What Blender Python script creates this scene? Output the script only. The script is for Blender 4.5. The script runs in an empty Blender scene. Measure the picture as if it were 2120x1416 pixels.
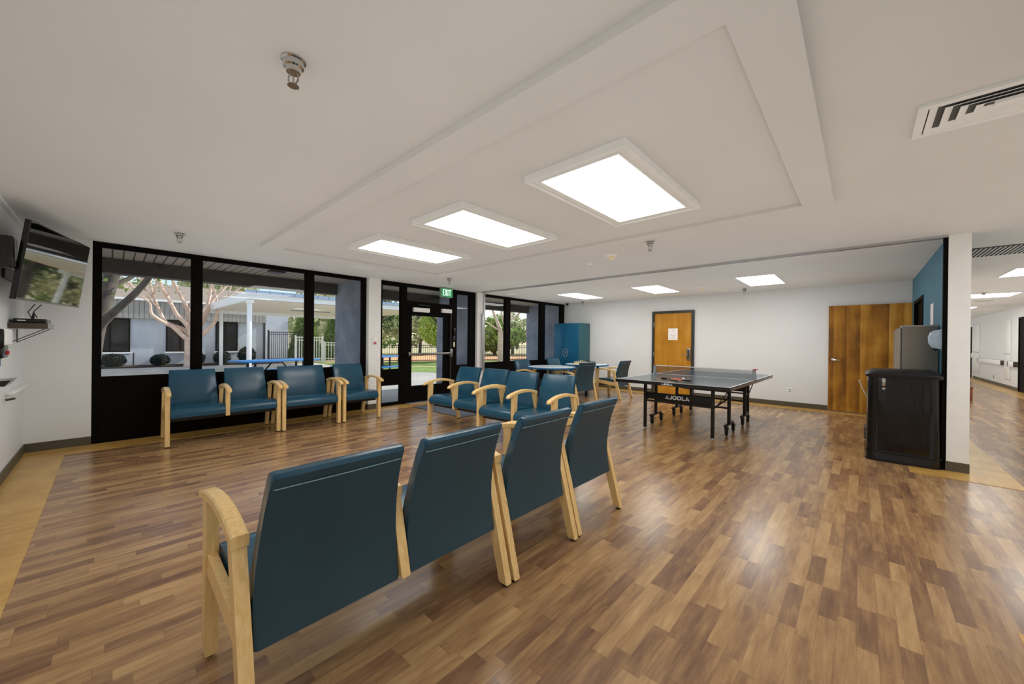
import bpy, bmesh, math, random
from mathutils import Vector, Matrix, Euler
from math import sin, cos, pi, radians as R

SC = bpy.context.scene
COL = SC.collection
HC = 2.44          # ceiling height
XW = -6.726        # inner face of the window wall
YB = 9.59          # back wall
YL = -0.65         # left wall

# ------------------------------------------------------------------ materials
def srgb(r, g, b):
    f = lambda c: (c/255/12.92) if c/255 <= 0.04045 else ((c/255+0.055)/1.055)**2.4
    return (f(r), f(g), f(b), 1)

class NT:
    def __init__(self, name):
        self.m = bpy.data.materials.new(name); self.m.use_nodes = True
        self.t = self.m.node_tree; self.t.nodes.clear()
        self.out = self.n('ShaderNodeOutputMaterial')
    def n(self, k, **kw):
        nd = self.t.nodes.new(k)
        for a, v in kw.items(): setattr(nd, a, v)
        return nd
    def l(self, a, b): self.t.links.new(a, b)
    def obj(self): return self.n('ShaderNodeTexCoord').outputs['Object']
    def math(self, op, a, b=None, c=None):
        nd = self.n('ShaderNodeMath', operation=op)
        for i, v in enumerate((a, b, c)):
            if v is None: continue
            if isinstance(v, (int, float)): nd.inputs[i].default_value = v
            else: self.l(v, nd.inputs[i])
        return nd.outputs[0]
    def noise(self, vec, scale=5, detail=3, rough=.5, out='Fac'):
        nd = self.n('ShaderNodeTexNoise'); nd.inputs['Scale'].default_value = scale
        nd.inputs['Detail'].default_value = detail; nd.inputs['Roughness'].default_value = rough
        if vec is not None: self.l(vec, nd.inputs['Vector'])
        return nd.outputs[out]
    def mapping(self, vec, scale=(1,1,1), rot=(0,0,0), loc=(0,0,0)):
        nd = self.n('ShaderNodeMapping'); nd.inputs['Scale'].default_value = scale
        nd.inputs['Rotation'].default_value = rot; nd.inputs['Location'].default_value = loc
        self.l(vec, nd.inputs['Vector']); return nd.outputs[0]
    def ramp(self, fac, stops, interp='LINEAR'):
        nd = self.n('ShaderNodeValToRGB'); cr = nd.color_ramp; cr.interpolation = interp
        while len(cr.elements) < len(stops): cr.elements.new(.5)
        for e, (p, c) in zip(cr.elements, stops): e.position = p; e.color = c
        self.l(fac, nd.inputs[0]); return nd.outputs[0]
    def mix(self, fac, a, b, blend='MIX'):
        nd = self.n('ShaderNodeMix', data_type='RGBA', blend_type=blend)
        for i, v in ((0, fac), (6, a), (7, b)):
            if isinstance(v, (int, float)): nd.inputs[i].default_value = v
            elif isinstance(v, tuple): nd.inputs[i].default_value = v
            else: self.l(v, nd.inputs[i])
        return nd.outputs[2]
    def bsdf(self, col, rough=.5, metal=0, spec=.5, bump=None, bstr=.2, bdist=.01, **kw):
        b = self.n('ShaderNodeBsdfPrincipled')
        for k, v in (('Base Color', col), ('Roughness', rough), ('Metallic', metal), ('Specular IOR Level', spec)):
            if isinstance(v, (int, float, tuple)): b.inputs[k].default_value = v
            else: self.l(v, b.inputs[k])
        for k, v in kw.items(): b.inputs[k].default_value = v
        if bump is not None:
            bp = self.n('ShaderNodeBump'); bp.inputs['Strength'].default_value = bstr; bp.inputs['Distance'].default_value = bdist
            self.l(bump, bp.inputs['Height']); self.l(bp.outputs[0], b.inputs['Normal'])
        self.l(b.outputs[0], self.out.inputs[0]); return self.m

def plain(name, rgb, rough=.5, metal=0, spec=.5, var=.08, scale=8, bstr=0, bscale=None, **kw):
    """one colour with a little procedural variation of its own"""
    N = NT(name); c = srgb(*rgb); v = N.obj()
    f = N.noise(v, scale, 3)
    lo = tuple(x*(1-var) for x in c[:3])+(1,); hi = tuple(min(1, x*(1+var)) for x in c[:3])+(1,)
    col = N.ramp(f, [(.3, lo), (.7, hi)])
    bump = N.noise(v, bscale or scale*20, 2) if bstr else None
    return N.bsdf(col, rough, metal, spec, bump, bstr, .002, **kw)

def emit(name, rgb, s):
    N = NT(name); e = N.n('ShaderNodeEmission'); e.inputs[0].default_value = srgb(*rgb); e.inputs[1].default_value = s
    N.l(e.outputs[0], N.out.inputs[0]); return N.m

def wood(name, a, b, scale=(3, 40, 40), rough=.4, var=1.0, **kw):
    N = NT(name); v = N.mapping(N.obj(), scale)
    f = N.noise(v, 1.5, 5, .6)
    return N.bsdf(N.ramp(f, [(.3, srgb(*a)), (.7, srgb(*b))]), rough, bump=f, bstr=.05, bdist=.002, **kw)

def floor_mat():
    N = NT('wood_plank_floor'); v = N.obj()
    s = N.n('ShaderNodeSeparateXYZ'); N.l(v, s.inputs[0]); x, y = s.outputs[0], s.outputs[1]
    W, L = .068, .86
    u = N.math('DIVIDE', x, W); row = N.math('FLOOR', u); fx = N.math('FRACT', u)
    wn = N.n('ShaderNodeTexWhiteNoise', noise_dimensions='1D'); N.l(row, wn.inputs['W'])
    t = N.math('ADD', N.math('DIVIDE', y, L), N.math('MULTIPLY', wn.outputs['Value'], 17.3))
    idx = N.math('FLOOR', t); fy = N.math('FRACT', t)
    # a second split gives short and long boards
    cb = N.n('ShaderNodeCombineXYZ'); N.l(row, cb.inputs[0]); N.l(idx, cb.inputs[1])
    w2 = N.n('ShaderNodeTexWhiteNoise', noise_dimensions='3D'); N.l(cb.outputs[0], w2.inputs['Vector'])
    cut = N.math('MULTIPLY_ADD', w2.outputs['Value'], .44, .28)
    half = N.math('GREATER_THAN', fy, cut)
    cb2 = N.n('ShaderNodeCombineXYZ'); N.l(row, cb2.inputs[0]); N.l(idx, cb2.inputs[1]); N.l(half, cb2.inputs[2])
    w3 = N.n('ShaderNodeTexWhiteNoise', noise_dimensions='3D'); N.l(cb2.outputs[0], w3.inputs['Vector'])
    tone = w3.outputs['Value']
    # grain stretched along the board, shifted per board
    sh = N.n('ShaderNodeVectorMath', operation='MULTIPLY_ADD'); N.l(w3.outputs['Color'], sh.inputs[0]); sh.inputs[1].default_value = (20, 20, 20)
    N.l(N.mapping(v, (22, 3.2, 1)), sh.inputs[2])
    g = N.noise(sh.outputs[0], 1.0, 6, .62)
    g2 = N.noise(N.mapping(v, (120, 6, 1)), 1.0, 3, .6)
    gc = N.math('MULTIPLY_ADD', N.math('SUBTRACT', g, .5), 1.7, .5)
    f = N.math('ADD', N.math('MULTIPLY', tone, .42), N.math('MULTIPLY', gc, .58))
    f = N.math('ADD', f, N.math('MULTIPLY', N.math('SUBTRACT', g2, .5), .30))
    col = N.ramp(f, [(.10, srgb(92, 66, 49)), (.36, srgb(130, 98, 69)), (.58, srgb(158, 124, 84)), (.88, srgb(190, 157, 109))])
    big = N.noise(v, .35, 2)
    col = N.mix(N.math('MULTIPLY', big, .3), col, srgb(116, 84, 70))
    # seams
    e1 = N.math('LESS_THAN', fx, .025); e2 = N.math('LESS_THAN', N.math('ABSOLUTE', N.math('SUBTRACT', fy, cut)), .0015)
    e = N.math('MAXIMUM', e1, N.math('MAXIMUM', e2, N.math('LESS_THAN', fy, .0025)))
    col = N.mix(N.math('MULTIPLY', e, .3), col, srgb(60, 40, 32))
    rg = N.math('MULTIPLY_ADD', N.noise(v, 2.2, 3), .14, .165)
    return N.bsdf(col, rg, spec=.55, bump=g, bstr=.04, bdist=.002)

def border_mat():
    N = NT('mottled_yellow_border'); v = N.obj()
    f = N.math('ADD', N.math('MULTIPLY', N.noise(v, 3, 5, .65), .7), N.math('MULTIPLY', N.noise(N.mapping(v, (30, 4, 1)), 1, 3), .3))
    return N.bsdf(N.ramp(f, [(.3, srgb(158, 116, 54)), (.55, srgb(192, 152, 82)), (.75, srgb(214, 182, 118))]), .32, bump=f, bstr=.03)

def veneer(name, stops, band=None, rough=.3):
    N = NT(name); v = N.obj()
    f = N.noise(N.mapping(v, (9, 9, 1.1)), 1, 5, .6)
    f2 = N.noise(N.mapping(v, (2.2, 2.2, 2.6)), 1, 2)
    fac = N.math('ADD', N.math('MULTIPLY', f, .55), N.math('MULTIPLY', f2, .45))
    if band:
        s = N.n('ShaderNodeSeparateXYZ'); N.l(v, s.inputs[0])
        k = N.math('FLOOR', N.math('DIVIDE', s.outputs[0], band))
        w = N.n('ShaderNodeTexWhiteNoise', noise_dimensions='1D'); N.l(k, w.inputs['W'])
        fr = N.math('FRACT', N.math('DIVIDE', s.outputs[0], band))
        fac = N.math('ADD', fac, N.math('MULTIPLY', N.math('SUBTRACT', w.outputs['Value'], .5), .22))
        fac = N.math('ADD', fac, N.math('MULTIPLY', N.math('SUBTRACT', .5, fr), .16))
    return N.bsdf(N.ramp(fac, stops), rough, spec=.4)

def glass_mat(name, tint=(.93, .95, .95)):
    N = NT(name)
    tr = N.n('ShaderNodeBsdfTransparent'); tr.inputs[0].default_value = tint+(1,)
    gl = N.n('ShaderNodeBsdfGlossy'); gl.inputs['Roughness'].default_value = .01
    fr = N.n('ShaderNodeFresnel'); ge = N.n('ShaderNodeNewGeometry')
    N.l(N.math('ADD', 1.32, N.math('MULTIPLY', ge.outputs['Backfacing'], 1/1.32-1.32)), fr.inputs[0])   # thin pane: same on both faces
    mx = N.n('ShaderNodeMixShader'); N.l(fr.outputs[0], mx.inputs[0]); N.l(tr.outputs[0], mx.inputs[1]); N.l(gl.outputs[0], mx.inputs[2])
    N.l(mx.outputs[0], N.out.inputs[0]); return N.m

def groove(name, a, b, axis, period, width, rough=.6):
    """boards or ribs running one way: colour b in the grooves, with relief"""
    N = NT(name); v = N.obj(); s = N.n('ShaderNodeSeparateXYZ'); N.l(v, s.inputs[0])
    fr = N.math('FRACT', N.math('DIVIDE', s.outputs[axis], period))
    g = N.math('LESS_THAN', fr, width)
    ns = N.noise(v, 3, 4)
    col = N.mix(g, N.ramp(ns, [(.3, tuple(x*.88 for x in srgb(*a)[:3])+(1,)), (.7, srgb(*a))]), srgb(*b))
    return N.bsdf(col, rough, bump=N.math('SUBTRACT', 1, g), bstr=.5, bdist=.008)

def stucco(name, a, b, rough=.85, scale=2.0, fine=60, bstr=.3):
    N = NT(name); v = N.obj()
    return N.bsdf(N.ramp(N.noise(v, scale, 6, .65), [(.3, srgb(*a)), (.7, srgb(*b))]), rough, bump=N.noise(v, fine, 3), bstr=bstr, bdist=.006)

def leaf_mat(name, a, b):
    N = NT(name); v = N.obj()
    nz = N.noise(v, 6, 2)
    c = N.ramp(nz, [(.3, srgb(*a)), (.7, srgb(*b))])
    d = N.n('ShaderNodeBsdfPrincipled'); N.l(c, d.inputs['Base Color']); d.inputs['Roughness'].default_value = .45
    t = N.n('ShaderNodeBsdfTranslucent'); N.l(c, t.inputs[0])
    mx = N.n('ShaderNodeMixShader'); mx.inputs[0].default_value = .3
    N.l(d.outputs[0], mx.inputs[1]); N.l(t.outputs[0], mx.inputs[2]); N.l(mx.outputs[0], N.out.inputs[0]); return N.m

M = dict(
    floor=floor_mat(), border=border_mat(),
    wall=plain('white_wall_paint', (218, 219, 218), .55, var=.015, scale=2, bstr=.05, bscale=220),
    ceil=plain('ceiling_paint', (209, 208, 204), .7, var=.02, scale=1.5, bstr=.04, bscale=180),
    trimw=plain('white_trim_paint', (228, 228, 224), .4, var=.02),
    blue=plain('teal_wall_paint', (58, 118, 142), .5, var=.04, scale=3),
    base=plain('dark_rubber_baseboard', (82, 76, 62), .45, var=.06),
    frame=plain('dark_bronze_frame', (8, 6, 5), .6, var=.1, spec=.1),
    panel=plain('dark_wall_panel', (7, 5, 4), .65, var=.25, scale=3, bstr=.1, spec=.12),
    leather=plain('teal_vinyl', (24, 68, 89), .24, var=.1, scale=4, spec=.5, bstr=.06, bscale=350),
    leatherb=plain('slate_vinyl_back', (36, 61, 72), .42, var=.07, scale=4, spec=.4, bstr=.06, bscale=350),
    seam=plain('pale_seam', (120, 150, 160), .4),
    maple=wood('maple_wood', (205, 168, 106), (228, 196, 138), (40, 40, 4), .32),
    black=plain('black_metal', (18, 17, 18), .4, var=.1),
    ventgap=plain('vent_shadow_grey', (84, 84, 82), .7),
    blackp=plain('black_plastic', (13, 13, 14), .18, var=.1, spec=.5),
    rubber=plain('black_rubber', (16, 16, 16), .7),
    steel=plain('brushed_steel', (178, 178, 176), .3, metal=1, var=.05, scale=30),
    chrome=plain('chrome', (200, 200, 198), .12, metal=1, var=.03),
    alu=plain('aluminium_strip', (190, 192, 194), .35, metal=.7, var=.04),
    white=plain('white_plastic', (232, 232, 230), .35, var=.02),
    grey=plain('grey_plastic', (140, 146, 150), .4, var=.04),
    dgrey=plain('dark_grey_plastic', (58, 58, 58), .4),
    red=plain('red_plastic', (190, 40, 48), .35), redp=plain('faded_red_plastic', (186, 74, 84), .4), pblue=plain('pale_blue_plastic', (170, 186, 202), .15, spec=.6),
    brownsh=plain('brown_shelf', (72, 62, 50), .4, var=.1),
    cabinet=plain('grey_metal_cabinet', (126, 120, 110), .38, metal=.35, var=.06, scale=60),
    panelcab=groove('blue_corrugated_cabinet', (22, 92, 128), (14, 60, 84), 0, .035, .22, .28),  # front bluer than the body: window reflection put into its colour
    panelcabs=groove('blue_corrugated_side', (34, 96, 108), (18, 62, 74), 1, .05, .25, .28),
    tabletop=plain('pale_grey_laminate', (196, 206, 210), .25, var=.03),
    tableedge=plain('blue_table_edge', (22, 92, 140), .35, var=.05),
    darkblue=plain('dark_blue_metal', (14, 30, 48), .4, var=.08),
    ttop=plain('slate_table_surface', (66, 84, 96), .22, var=.05, scale=2, spec=.6),
    ttline=plain('white_line', (226, 230, 232), .4, var=.02),
    netm=None, glass=glass_mat('window_glass'),
    screen=plain('glossy_black_screen', (4, 5, 6), .03, var=.1, spec=1.0, IOR=2.8),
    lamp=emit('lit_diffuser', (255, 252, 246), 8.5),
    veneer=veneer('golden_door_veneer', [(.25, srgb(150, 98, 24)), (.5, srgb(180, 124, 38)), (.75, srgb(202, 150, 62))]),
    veneer2=veneer('banded_door_veneer', [(.28, srgb(112, 70, 20)), (.5, srgb(168, 114, 36)), (.72, srgb(204, 154, 68))], band=.1885),
    dframe=plain('charcoal_door_frame', (48, 50, 48), .4),
    paper=plain('paper', (238, 232, 226), .7, var=.02),
    ink=plain('faded_ink', (150, 132, 128), .7), inkr=plain('faded_red_ink', (200, 120, 110), .7),
    exitg=emit('exit_sign_green', (70, 170, 105), .75), exitw=emit('exit_sign_letters', (225, 255, 232), 1.6),
    green=plain('green_sign_housing', (120, 165, 135), .4),
    mat=plain('grey_floor_mat', (92, 98, 108), .9, var=.12, scale=80),
    cream=plain('cream_plastic', (232, 218, 180), .35), dpiece=plain('dark_wood_piece', (52, 36, 28), .4),
    clear=glass_mat('clear_cover', (.82, .9, .95)),
    # outdoors
    pave=stucco('concrete_paving', (150, 147, 142), (174, 171, 165), .9, .6, 40, .1),
    brownwood=wood('reddish_brown_wood', (104, 58, 30), (136, 80, 44), (40, 4, 40)),
    planter=stucco('weathered_concrete', (84, 84, 84), (108, 107, 105), .9, 2, 50, .2),
    mulch=stucco('dark_mulch', (44, 34, 28), (70, 56, 46), .95, 3, 12, 1),
    lawn=stucco('short_grass', (86, 112, 52), (128, 146, 74), .95, 3, 60, .8),
    sand=stucco('tan_dirt', (158, 146, 108), (186, 172, 132), .95, 1, 30, .3),
    clay=stucco('orange_dirt', (206, 146, 104), (222, 172, 128), .95, 1, 30, .3),
    stucco=stucco('grey_blue_stucco', (98, 104, 118), (138, 143, 154), .9, 2.5, 70, .5),
    bldg=stucco('pale_grey_stucco', (168, 173, 182), (190, 195, 202), .9, 1.2, 40, .15),
    siding=groove('grey_vertical_siding', (150, 147, 142), (96, 93, 90), 1, .17, .14),
    roof=stucco('brown_shingle', (120, 108, 98), (150, 138, 126), .95, 8, 30, .6),
    soffit=groove('brown_soffit_boards', (140, 128, 116), (26, 22, 20), 1, .11, .15),
    fascia=plain('dark_fascia', (52, 46, 42), .6, var=.1),
    canopyw=plain('white_painted_metal', (226, 226, 226), .4, var=.03),
    canopyu=plain('beige_canopy_underside', (200, 188, 174), .6, var=.03),
    canopyr=groove('blue_grey_metal_roof', (150, 166, 190), (104, 118, 142), 1, .4, .08, .35),
    benchblue=plain('blue_coated_slats', (26, 104, 168), .35, var=.08),
    bark=stucco('grey_bark', (58, 52, 48), (92, 83, 76), .9, 5, 25, .8),
    barkp=stucco('pinkish_smooth_bark', (182, 148, 128), (220, 196, 178), .8, 4, 18, .4),
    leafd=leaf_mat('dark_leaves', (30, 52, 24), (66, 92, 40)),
    leafy=leaf_mat('yellow_green_leaves', (118, 148, 52), (204, 212, 112)),
    leafm=leaf_mat('mid_green_leaves', (86, 116, 52), (150, 170, 88)),
    leafg=leaf_mat('grey_green_leaves', (146, 152, 112), (198, 198, 152)),
    bush=leaf_mat('dark_bush_leaves', (20, 28, 24), (40, 52, 40)),
    fenceb=plain('black_fence_metal', (26, 26, 28), .5), fencew=plain('white_fence_metal', (222, 222, 218), .5),
    winglass=plain('dark_window_glass', (34, 34, 34), .06, var=.2, spec=.8),
)
def net_mat():
    N = NT('table_tennis_mesh')
    d = N.n('ShaderNodeBsdfDiffuse'); d.inputs[0].default_value = srgb(70, 90, 100)
    t = N.n('ShaderNodeBsdfTransparent'); mx = N.n('ShaderNodeMixShader'); mx.inputs[0].default_value = .3
    N.l(t.outputs[0], mx.inputs[1]); N.l(d.outputs[0], mx.inputs[2]); N.l(mx.outputs[0], N.out.inputs[0]); return N.m
M['netm'] = net_mat()

# ------------------------------------------------------------------ geometry helpers
class MB:
    def __init__(self): self.bm = bmesh.new()
    def _ret(self, vs, T):
        if T is not None: bmesh.ops.transform(self.bm, matrix=T, verts=vs)
        return self
    def box(self, x0, x1, y0, y1, z0, z1, bev=0, seg=2, T=None):
        P = [(x, y, z) for x in (x0, x1) for y in (y0, y1) for z in (z0, z1)]
        v = [self.bm.verts.new(p) for p in P]
        F = [(0,1,3,2),(4,6,7,5),(0,4,5,1),(2,3,7,6),(0,2,6,4),(1,5,7,3)]
        fs = [self.bm.faces.new([v[i] for i in f]) for f in F]
        if T is not None: bmesh.ops.transform(self.bm, matrix=T, verts=v)
        if bev:
            es = {e for f in fs for e in f.edges}
            bmesh.ops.bevel(self.bm, geom=list(es), offset=bev, segments=seg, affect='EDGES', profile=.5)
        return self
    def prism(self, pts, axis, a, b, bev=0, seg=2, T=None):
        """pts 2d outline; axis 0: pts=(y,z), 1: (x,z), 2: (x,y)"""
        def P(p, t): return {0:(t,p[0],p[1]), 1:(p[0],t,p[1]), 2:(p[0],p[1],t)}[axis]
        A = [self.bm.verts.new(P(p, a)) for p in pts]; B = [self.bm.verts.new(P(p, b)) for p in pts]
        n = len(pts); fs = [self.bm.faces.new(A), self.bm.faces.new(B[::-1])]
        for i in range(n): fs.append(self.bm.faces.new([A[i], B[i], B[(i+1)%n], A[(i+1)%n]]))
        if T is not None: bmesh.ops.transform(self.bm, matrix=T, verts=A+B)
        if bev:
            es = {e for f in fs[:2] for e in f.edges}
            bmesh.ops.bevel(self.bm, geom=list(es), offset=bev, segments=seg, affect='EDGES', profile=.5)
        return self
    def tube(self, path, r, n=8, cap=True):
        path = [Vector(p) for p in path]; rs = r if isinstance(r, (list, tuple)) else [r]*len(path)
        rings = []; prev = None
        for i, p in enumerate(path):
            d = (path[min(i+1, len(path)-1)]-path[max(i-1, 0)])
            if d.length < 1e-9: d = Vector((0, 0, 1))
            d.normalize()
            if prev is None:
                a = Vector((0, 0, 1)) if abs(d.z) < .9 else Vector((1, 0, 0)); u = d.cross(a).normalized()
            else:
                u = (prev-d*prev.dot(d)); u = u.normalized() if u.length > 1e-6 else d.orthogonal().normalized()
            prev = u; w = d.cross(u)
            rings.append([self.bm.verts.new(p+(u*cos(2*pi*k/n)+w*sin(2*pi*k/n))*rs[i]) for k in range(n)])
        for A, B in zip(rings, rings[1:]):
            for k in range(n): self.bm.faces.new([A[k], A[(k+1)%n], B[(k+1)%n], B[k]])
        if cap: self.bm.faces.new(rings[0][::-1]); self.bm.faces.new(rings[-1])
        return self
    def lathe(self, prof, c=(0,0,0), n=16, axis=2, T=None, cap=True):
        rings = []; allv = []
        for r, z in prof:
            ring = [self.bm.verts.new((c[0]+r*cos(2*pi*k/n), c[1]+r*sin(2*pi*k/n), c[2]+z)) for k in range(n)] if r > 1e-6 else [self.bm.verts.new((c[0], c[1], c[2]+z))]
            rings.append(ring); allv += ring
        for A, B in zip(rings, rings[1:]):
            if len(A) == 1 and len(B) == 1: continue
            for k in range(n):
                if len(A) == 1: self.bm.faces.new([A[0], B[(k+1)%n], B[k]])
                elif len(B) == 1: self.bm.faces.new([A[k], A[(k+1)%n], B[0]])
                else: self.bm.faces.new([A[k], A[(k+1)%n], B[(k+1)%n], B[k]])
        if cap and len(rings[0]) > 1: self.bm.faces.new(rings[0][::-1])
        if cap and len(rings[-1]) > 1: self.bm.faces.new(rings[-1])
        if T is not None: bmesh.ops.transform(self.bm, matrix=T, verts=allv)
        return self
    def loft(self, sections, cap=True):
        rings = [[self.bm.verts.new(p) for p in s] for s in sections]; n = len(rings[0])
        for A, B in zip(rings, rings[1:]):
            for k in range(n): self.bm.faces.new([A[k], A[(k+1)%n], B[(k+1)%n], B[k]])
        caps = []
        if cap: caps = [self.bm.faces.new(rings[0][::-1]), self.bm.faces.new(rings[-1])]
        return caps
    def rect_ring(self, x0, x1, y0, y1, w, z0, z1):
        self.box(x0, x1, y0, y0+w, z0, z1).box(x0, x1, y1-w, y1, z0, z1)
        self.box(x0, x0+w, y0+w, y1-w, z0, z1).box(x1-w, x1, y0+w, y1-w, z0, z1)
        return self
    def quad(self, *p): self.bm.faces.new([self.bm.verts.new(q) for q in p]); return self
    def build(self, name, mat, parent=None, smooth=30, **props):
        bmesh.ops.recalc_face_normals(self.bm, faces=self.bm.faces[:])
        me = bpy.data.meshes.new(name); self.bm.to_mesh(me); self.bm.free()
        if smooth:
            for p in me.polygons: p.use_smooth = True
            me.set_sharp_from_angle(angle=R(smooth))
        me.materials.append(M[mat] if isinstance(mat, str) else mat)
        o = bpy.data.objects.new(name, me); COL.objects.link(o)
        if parent is not None: o.parent = parent
        for k, v in props.items(): o[k] = v
        return o

def tag(o, label, cat, group=None, kind=None):
    o['label'] = label; o['category'] = cat
    if group: o['group'] = group
    if kind: o['kind'] = kind
    return o
def thing(name, label, cat, loc=(0,0,0), rz=0, group=None, rot=None):
    o = bpy.data.objects.new(name, None); COL.objects.link(o); o.empty_display_size = .1
    o.location = loc; o.rotation_euler = rot or (0, 0, rz)
    return tag(o, label, cat, group)
def struct(name, mb, mat, parent=None, **kw):
    o = mb.build(name, mat, parent, **kw); o['kind'] = 'structure'; return o
def copy_tree(o, parent=None):
    c = o.copy(); COL.objects.link(c)
    if parent is not None: c.parent = parent
    for ch in list(o.children): copy_tree(ch, c)
    return c
def place(proto, first, loc, rz, label, group=None):
    o = proto if first else copy_tree(proto)
    o.location = loc; o.rotation_euler = (0, 0, rz); o['label'] = label
    if group: o['group'] = group
    return o
def leaves(mb, rng, n, c, rad, size, surf=.5, squash=1):
    """n small folded leaves through an ellipsoid, denser towards its surface"""
    c = Vector(c)
    for _ in range(n):
        d = Vector((rng.gauss(0,1), rng.gauss(0,1), rng.gauss(0,1))).normalized()
        t = rng.random()**(1/3)*(1-surf)+surf*(.75+.3*rng.random())
        p = c+Vector((d.x*rad[0], d.y*rad[1], d.z*rad[2]))*t
        a = Vector((rng.gauss(0,1), rng.gauss(0,1), rng.gauss(0,1))).normalized()
        b = a.orthogonal().normalized(); s = size*(.6+.8*rng.random())
        w = a.cross(b)*s*.3
        mb.bm.faces.new([mb.bm.verts.new(q) for q in (p-a*s*.5, p+b*s*.32+w, p+a*s*.5, p-b*s*.32+w)])

# ================================================================== THE SETTING
struct('floor', MB().box(-6.95, 3.5, -2.3, 27.2, -.12, 0), 'floor', smooth=0)
b = MB()
b.box(XW, -6.33, YL, YB, 0, .003).box(-6.33, .66, YL, -.337, 0, .003).box(-6.33, .40, 9.26, YB, 0, .003)
struct('trim_1', b, 'border', smooth=0)
struct('trim_2', MB().box(.385, 1.11, 5.57, 5.90, 0, .003).box(.81, 1.11, 5.90, 27, 0, .003).box(.385, .665, 5.90, 9.26, 0, .003), 'border', smooth=0)
struct('trim_3', MB().box(.53, 1.11, -2.2, 2.79, 0, .003), 'border', smooth=0)
struct('trim_4', MB().box(2.95, 3.35, -2.2, 27, 0, .003), 'border', smooth=0)

struct('ceiling', MB().box(-6.95, 3.6, -2.3, 27.2, HC, HC+.25), 'ceil', smooth=0)
# dropped soffit with a shallow tray inside
SZ, TZ = 2.398, 2.424
ox = (-5.37, -.16); oy = (1.24, 3.92); ix = (-5.285, -.352); iy = (1.446, 3.765)
b = MB()
b.box(ox[0], ox[1], oy[0], iy[0], SZ, HC).box(ox[0], ox[1], iy[1], oy[1], SZ, HC)
b.box(ox[0], ix[0], iy[0], iy[1], SZ, HC).box(ix[1], ox[1], iy[0], iy[1], SZ, HC).box(ix[0], ix[1], iy[0], iy[1], TZ, HC)
struct('trim_5', b, 'ceil', smooth=0)

# walls
struct('wall_left', MB().box(-6.95, .81, YL-.15, YL, 0, HC), 'wall', smooth=0)
struct('wall_window', MB().box(-6.90, XW, YL, -.155, 0, HC), 'wall', smooth=0)
struct('wall_back', MB().box(-6.95, .81, YB, YB+.15, 0, HC), 'wall', smooth=0)
b = MB()
b.box(.665, .81, 5.95, 8.01, 0, HC).box(.665, .81, 9.21, YB, 0, HC).box(.665, .81, 8.01, 9.21, 2.03, HC)
struct('wall_right', b, 'blue', smooth=0)
struct('trim_6', MB().box(.661, .813, 5.905, 5.95, .1, HC), 'trimw', smooth=0)
struct('baseboard_pier', MB().box(.657, .817, 5.897, 5.955, 0, .1), 'base', smooth=0)
struct('trim_7', MB().box(.628, .662, 5.915, 5.965, 0, HC), 'frame', smooth=0)
struct('wall_entry', MB().box(.665, .81, YL, 2.5, 0, HC), 'wall', smooth=0)
struct('wall_corridor', MB().box(3.35, 3.5, -2.3, 27.2, 0, HC), 'wall', smooth=0)
struct('wall_corridor_end', MB().box(.6, 3.4, 27, 27.2, 0, HC).box(.66, 3.5, -2.3, -2.15, 0, HC), 'wall', smooth=0)
struct('wall_corridor_near', MB().box(.665, .81, YB+.15, 27, 0, HC).box(.665, .81, -2.2, YL-.15, 0, HC), 'wall', smooth=0)
# doorway in the blue wall
d4 = struct('door_4', MB().box(.70, .74, 8.06, 9.16, 0, 1.98), 'frame', smooth=0)
struct('door_frame', MB().box(.655, .815, 8.01, 8.06, 0, 2.03).box(.655, .815, 9.16, 9.21, 0, 2.03).box(.655, .815, 8.06, 9.16, 1.98, 2.03), 'frame', d4, smooth=0)
# baseboards
struct('baseboard_left', MB().box(-6.72, .66, YL, YL+.012, 0, .1), 'base', smooth=0)
struct('baseboard_window', MB().box(XW, XW+.012, YL+.012, -.155, 0, .1), 'base', smooth=0)
struct('baseboard_back', MB().box(-6.68, -3.95, YB-.012, YB, 0, .1).box(-2.92, -.46, YB-.012, YB, 0, .1), 'base', smooth=0)
struct('baseboard_right', MB().box(.653, .665, 5.97, 8.0, 0, .1), 'base', smooth=0)
struct('baseboard_corridor', MB().box(3.338, 3.35, -2.1, 16.55, 0, .1).box(3.338, 3.35, 17.78, 23.7, 0, .1).box(3.338, 3.35, 25.2, 27, 0, .1), 'base', smooth=0)
# cove strip above the left wall
struct('trim_8', MB().box(-6.72, .66, YL, YL+.03, HC-.03, HC), 'trimw', smooth=0)
# folding partition track across the ceiling
b = MB(); b.box(-6.5, .66, 5.90, 5.925, HC-.022, HC).box(-6.5, .66, 5.96, 5.985, HC-.022, HC)
struct('trim_9', b, 'alu', smooth=0)
struct('trim_10', MB().box(-6.5, .66, 5.925, 5.96, HC-.006, HC), 'grey', smooth=0)

# window wall: white columns
c1 = struct('trim_11', MB().box(-6.90, -6.62, 3.235, 3.47, 0, HC), 'trimw', smooth=0)
struct('baseboard_column', MB().box(-6.74, -6.612, 3.227, 3.478, 0, .1), 'base', smooth=0)
c2 = struct('trim_12', MB().box(-6.90, -6.66, 5.93, 6.12, 0, HC), 'trimw', smooth=0)
struct('trim_13', MB().box(-6.72, -6.64, 6.122, 6.165, 0, HC).box(-6.66, -6.61, 6.05, 6.10, .6, 1.95, .006), 'alu')

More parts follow.
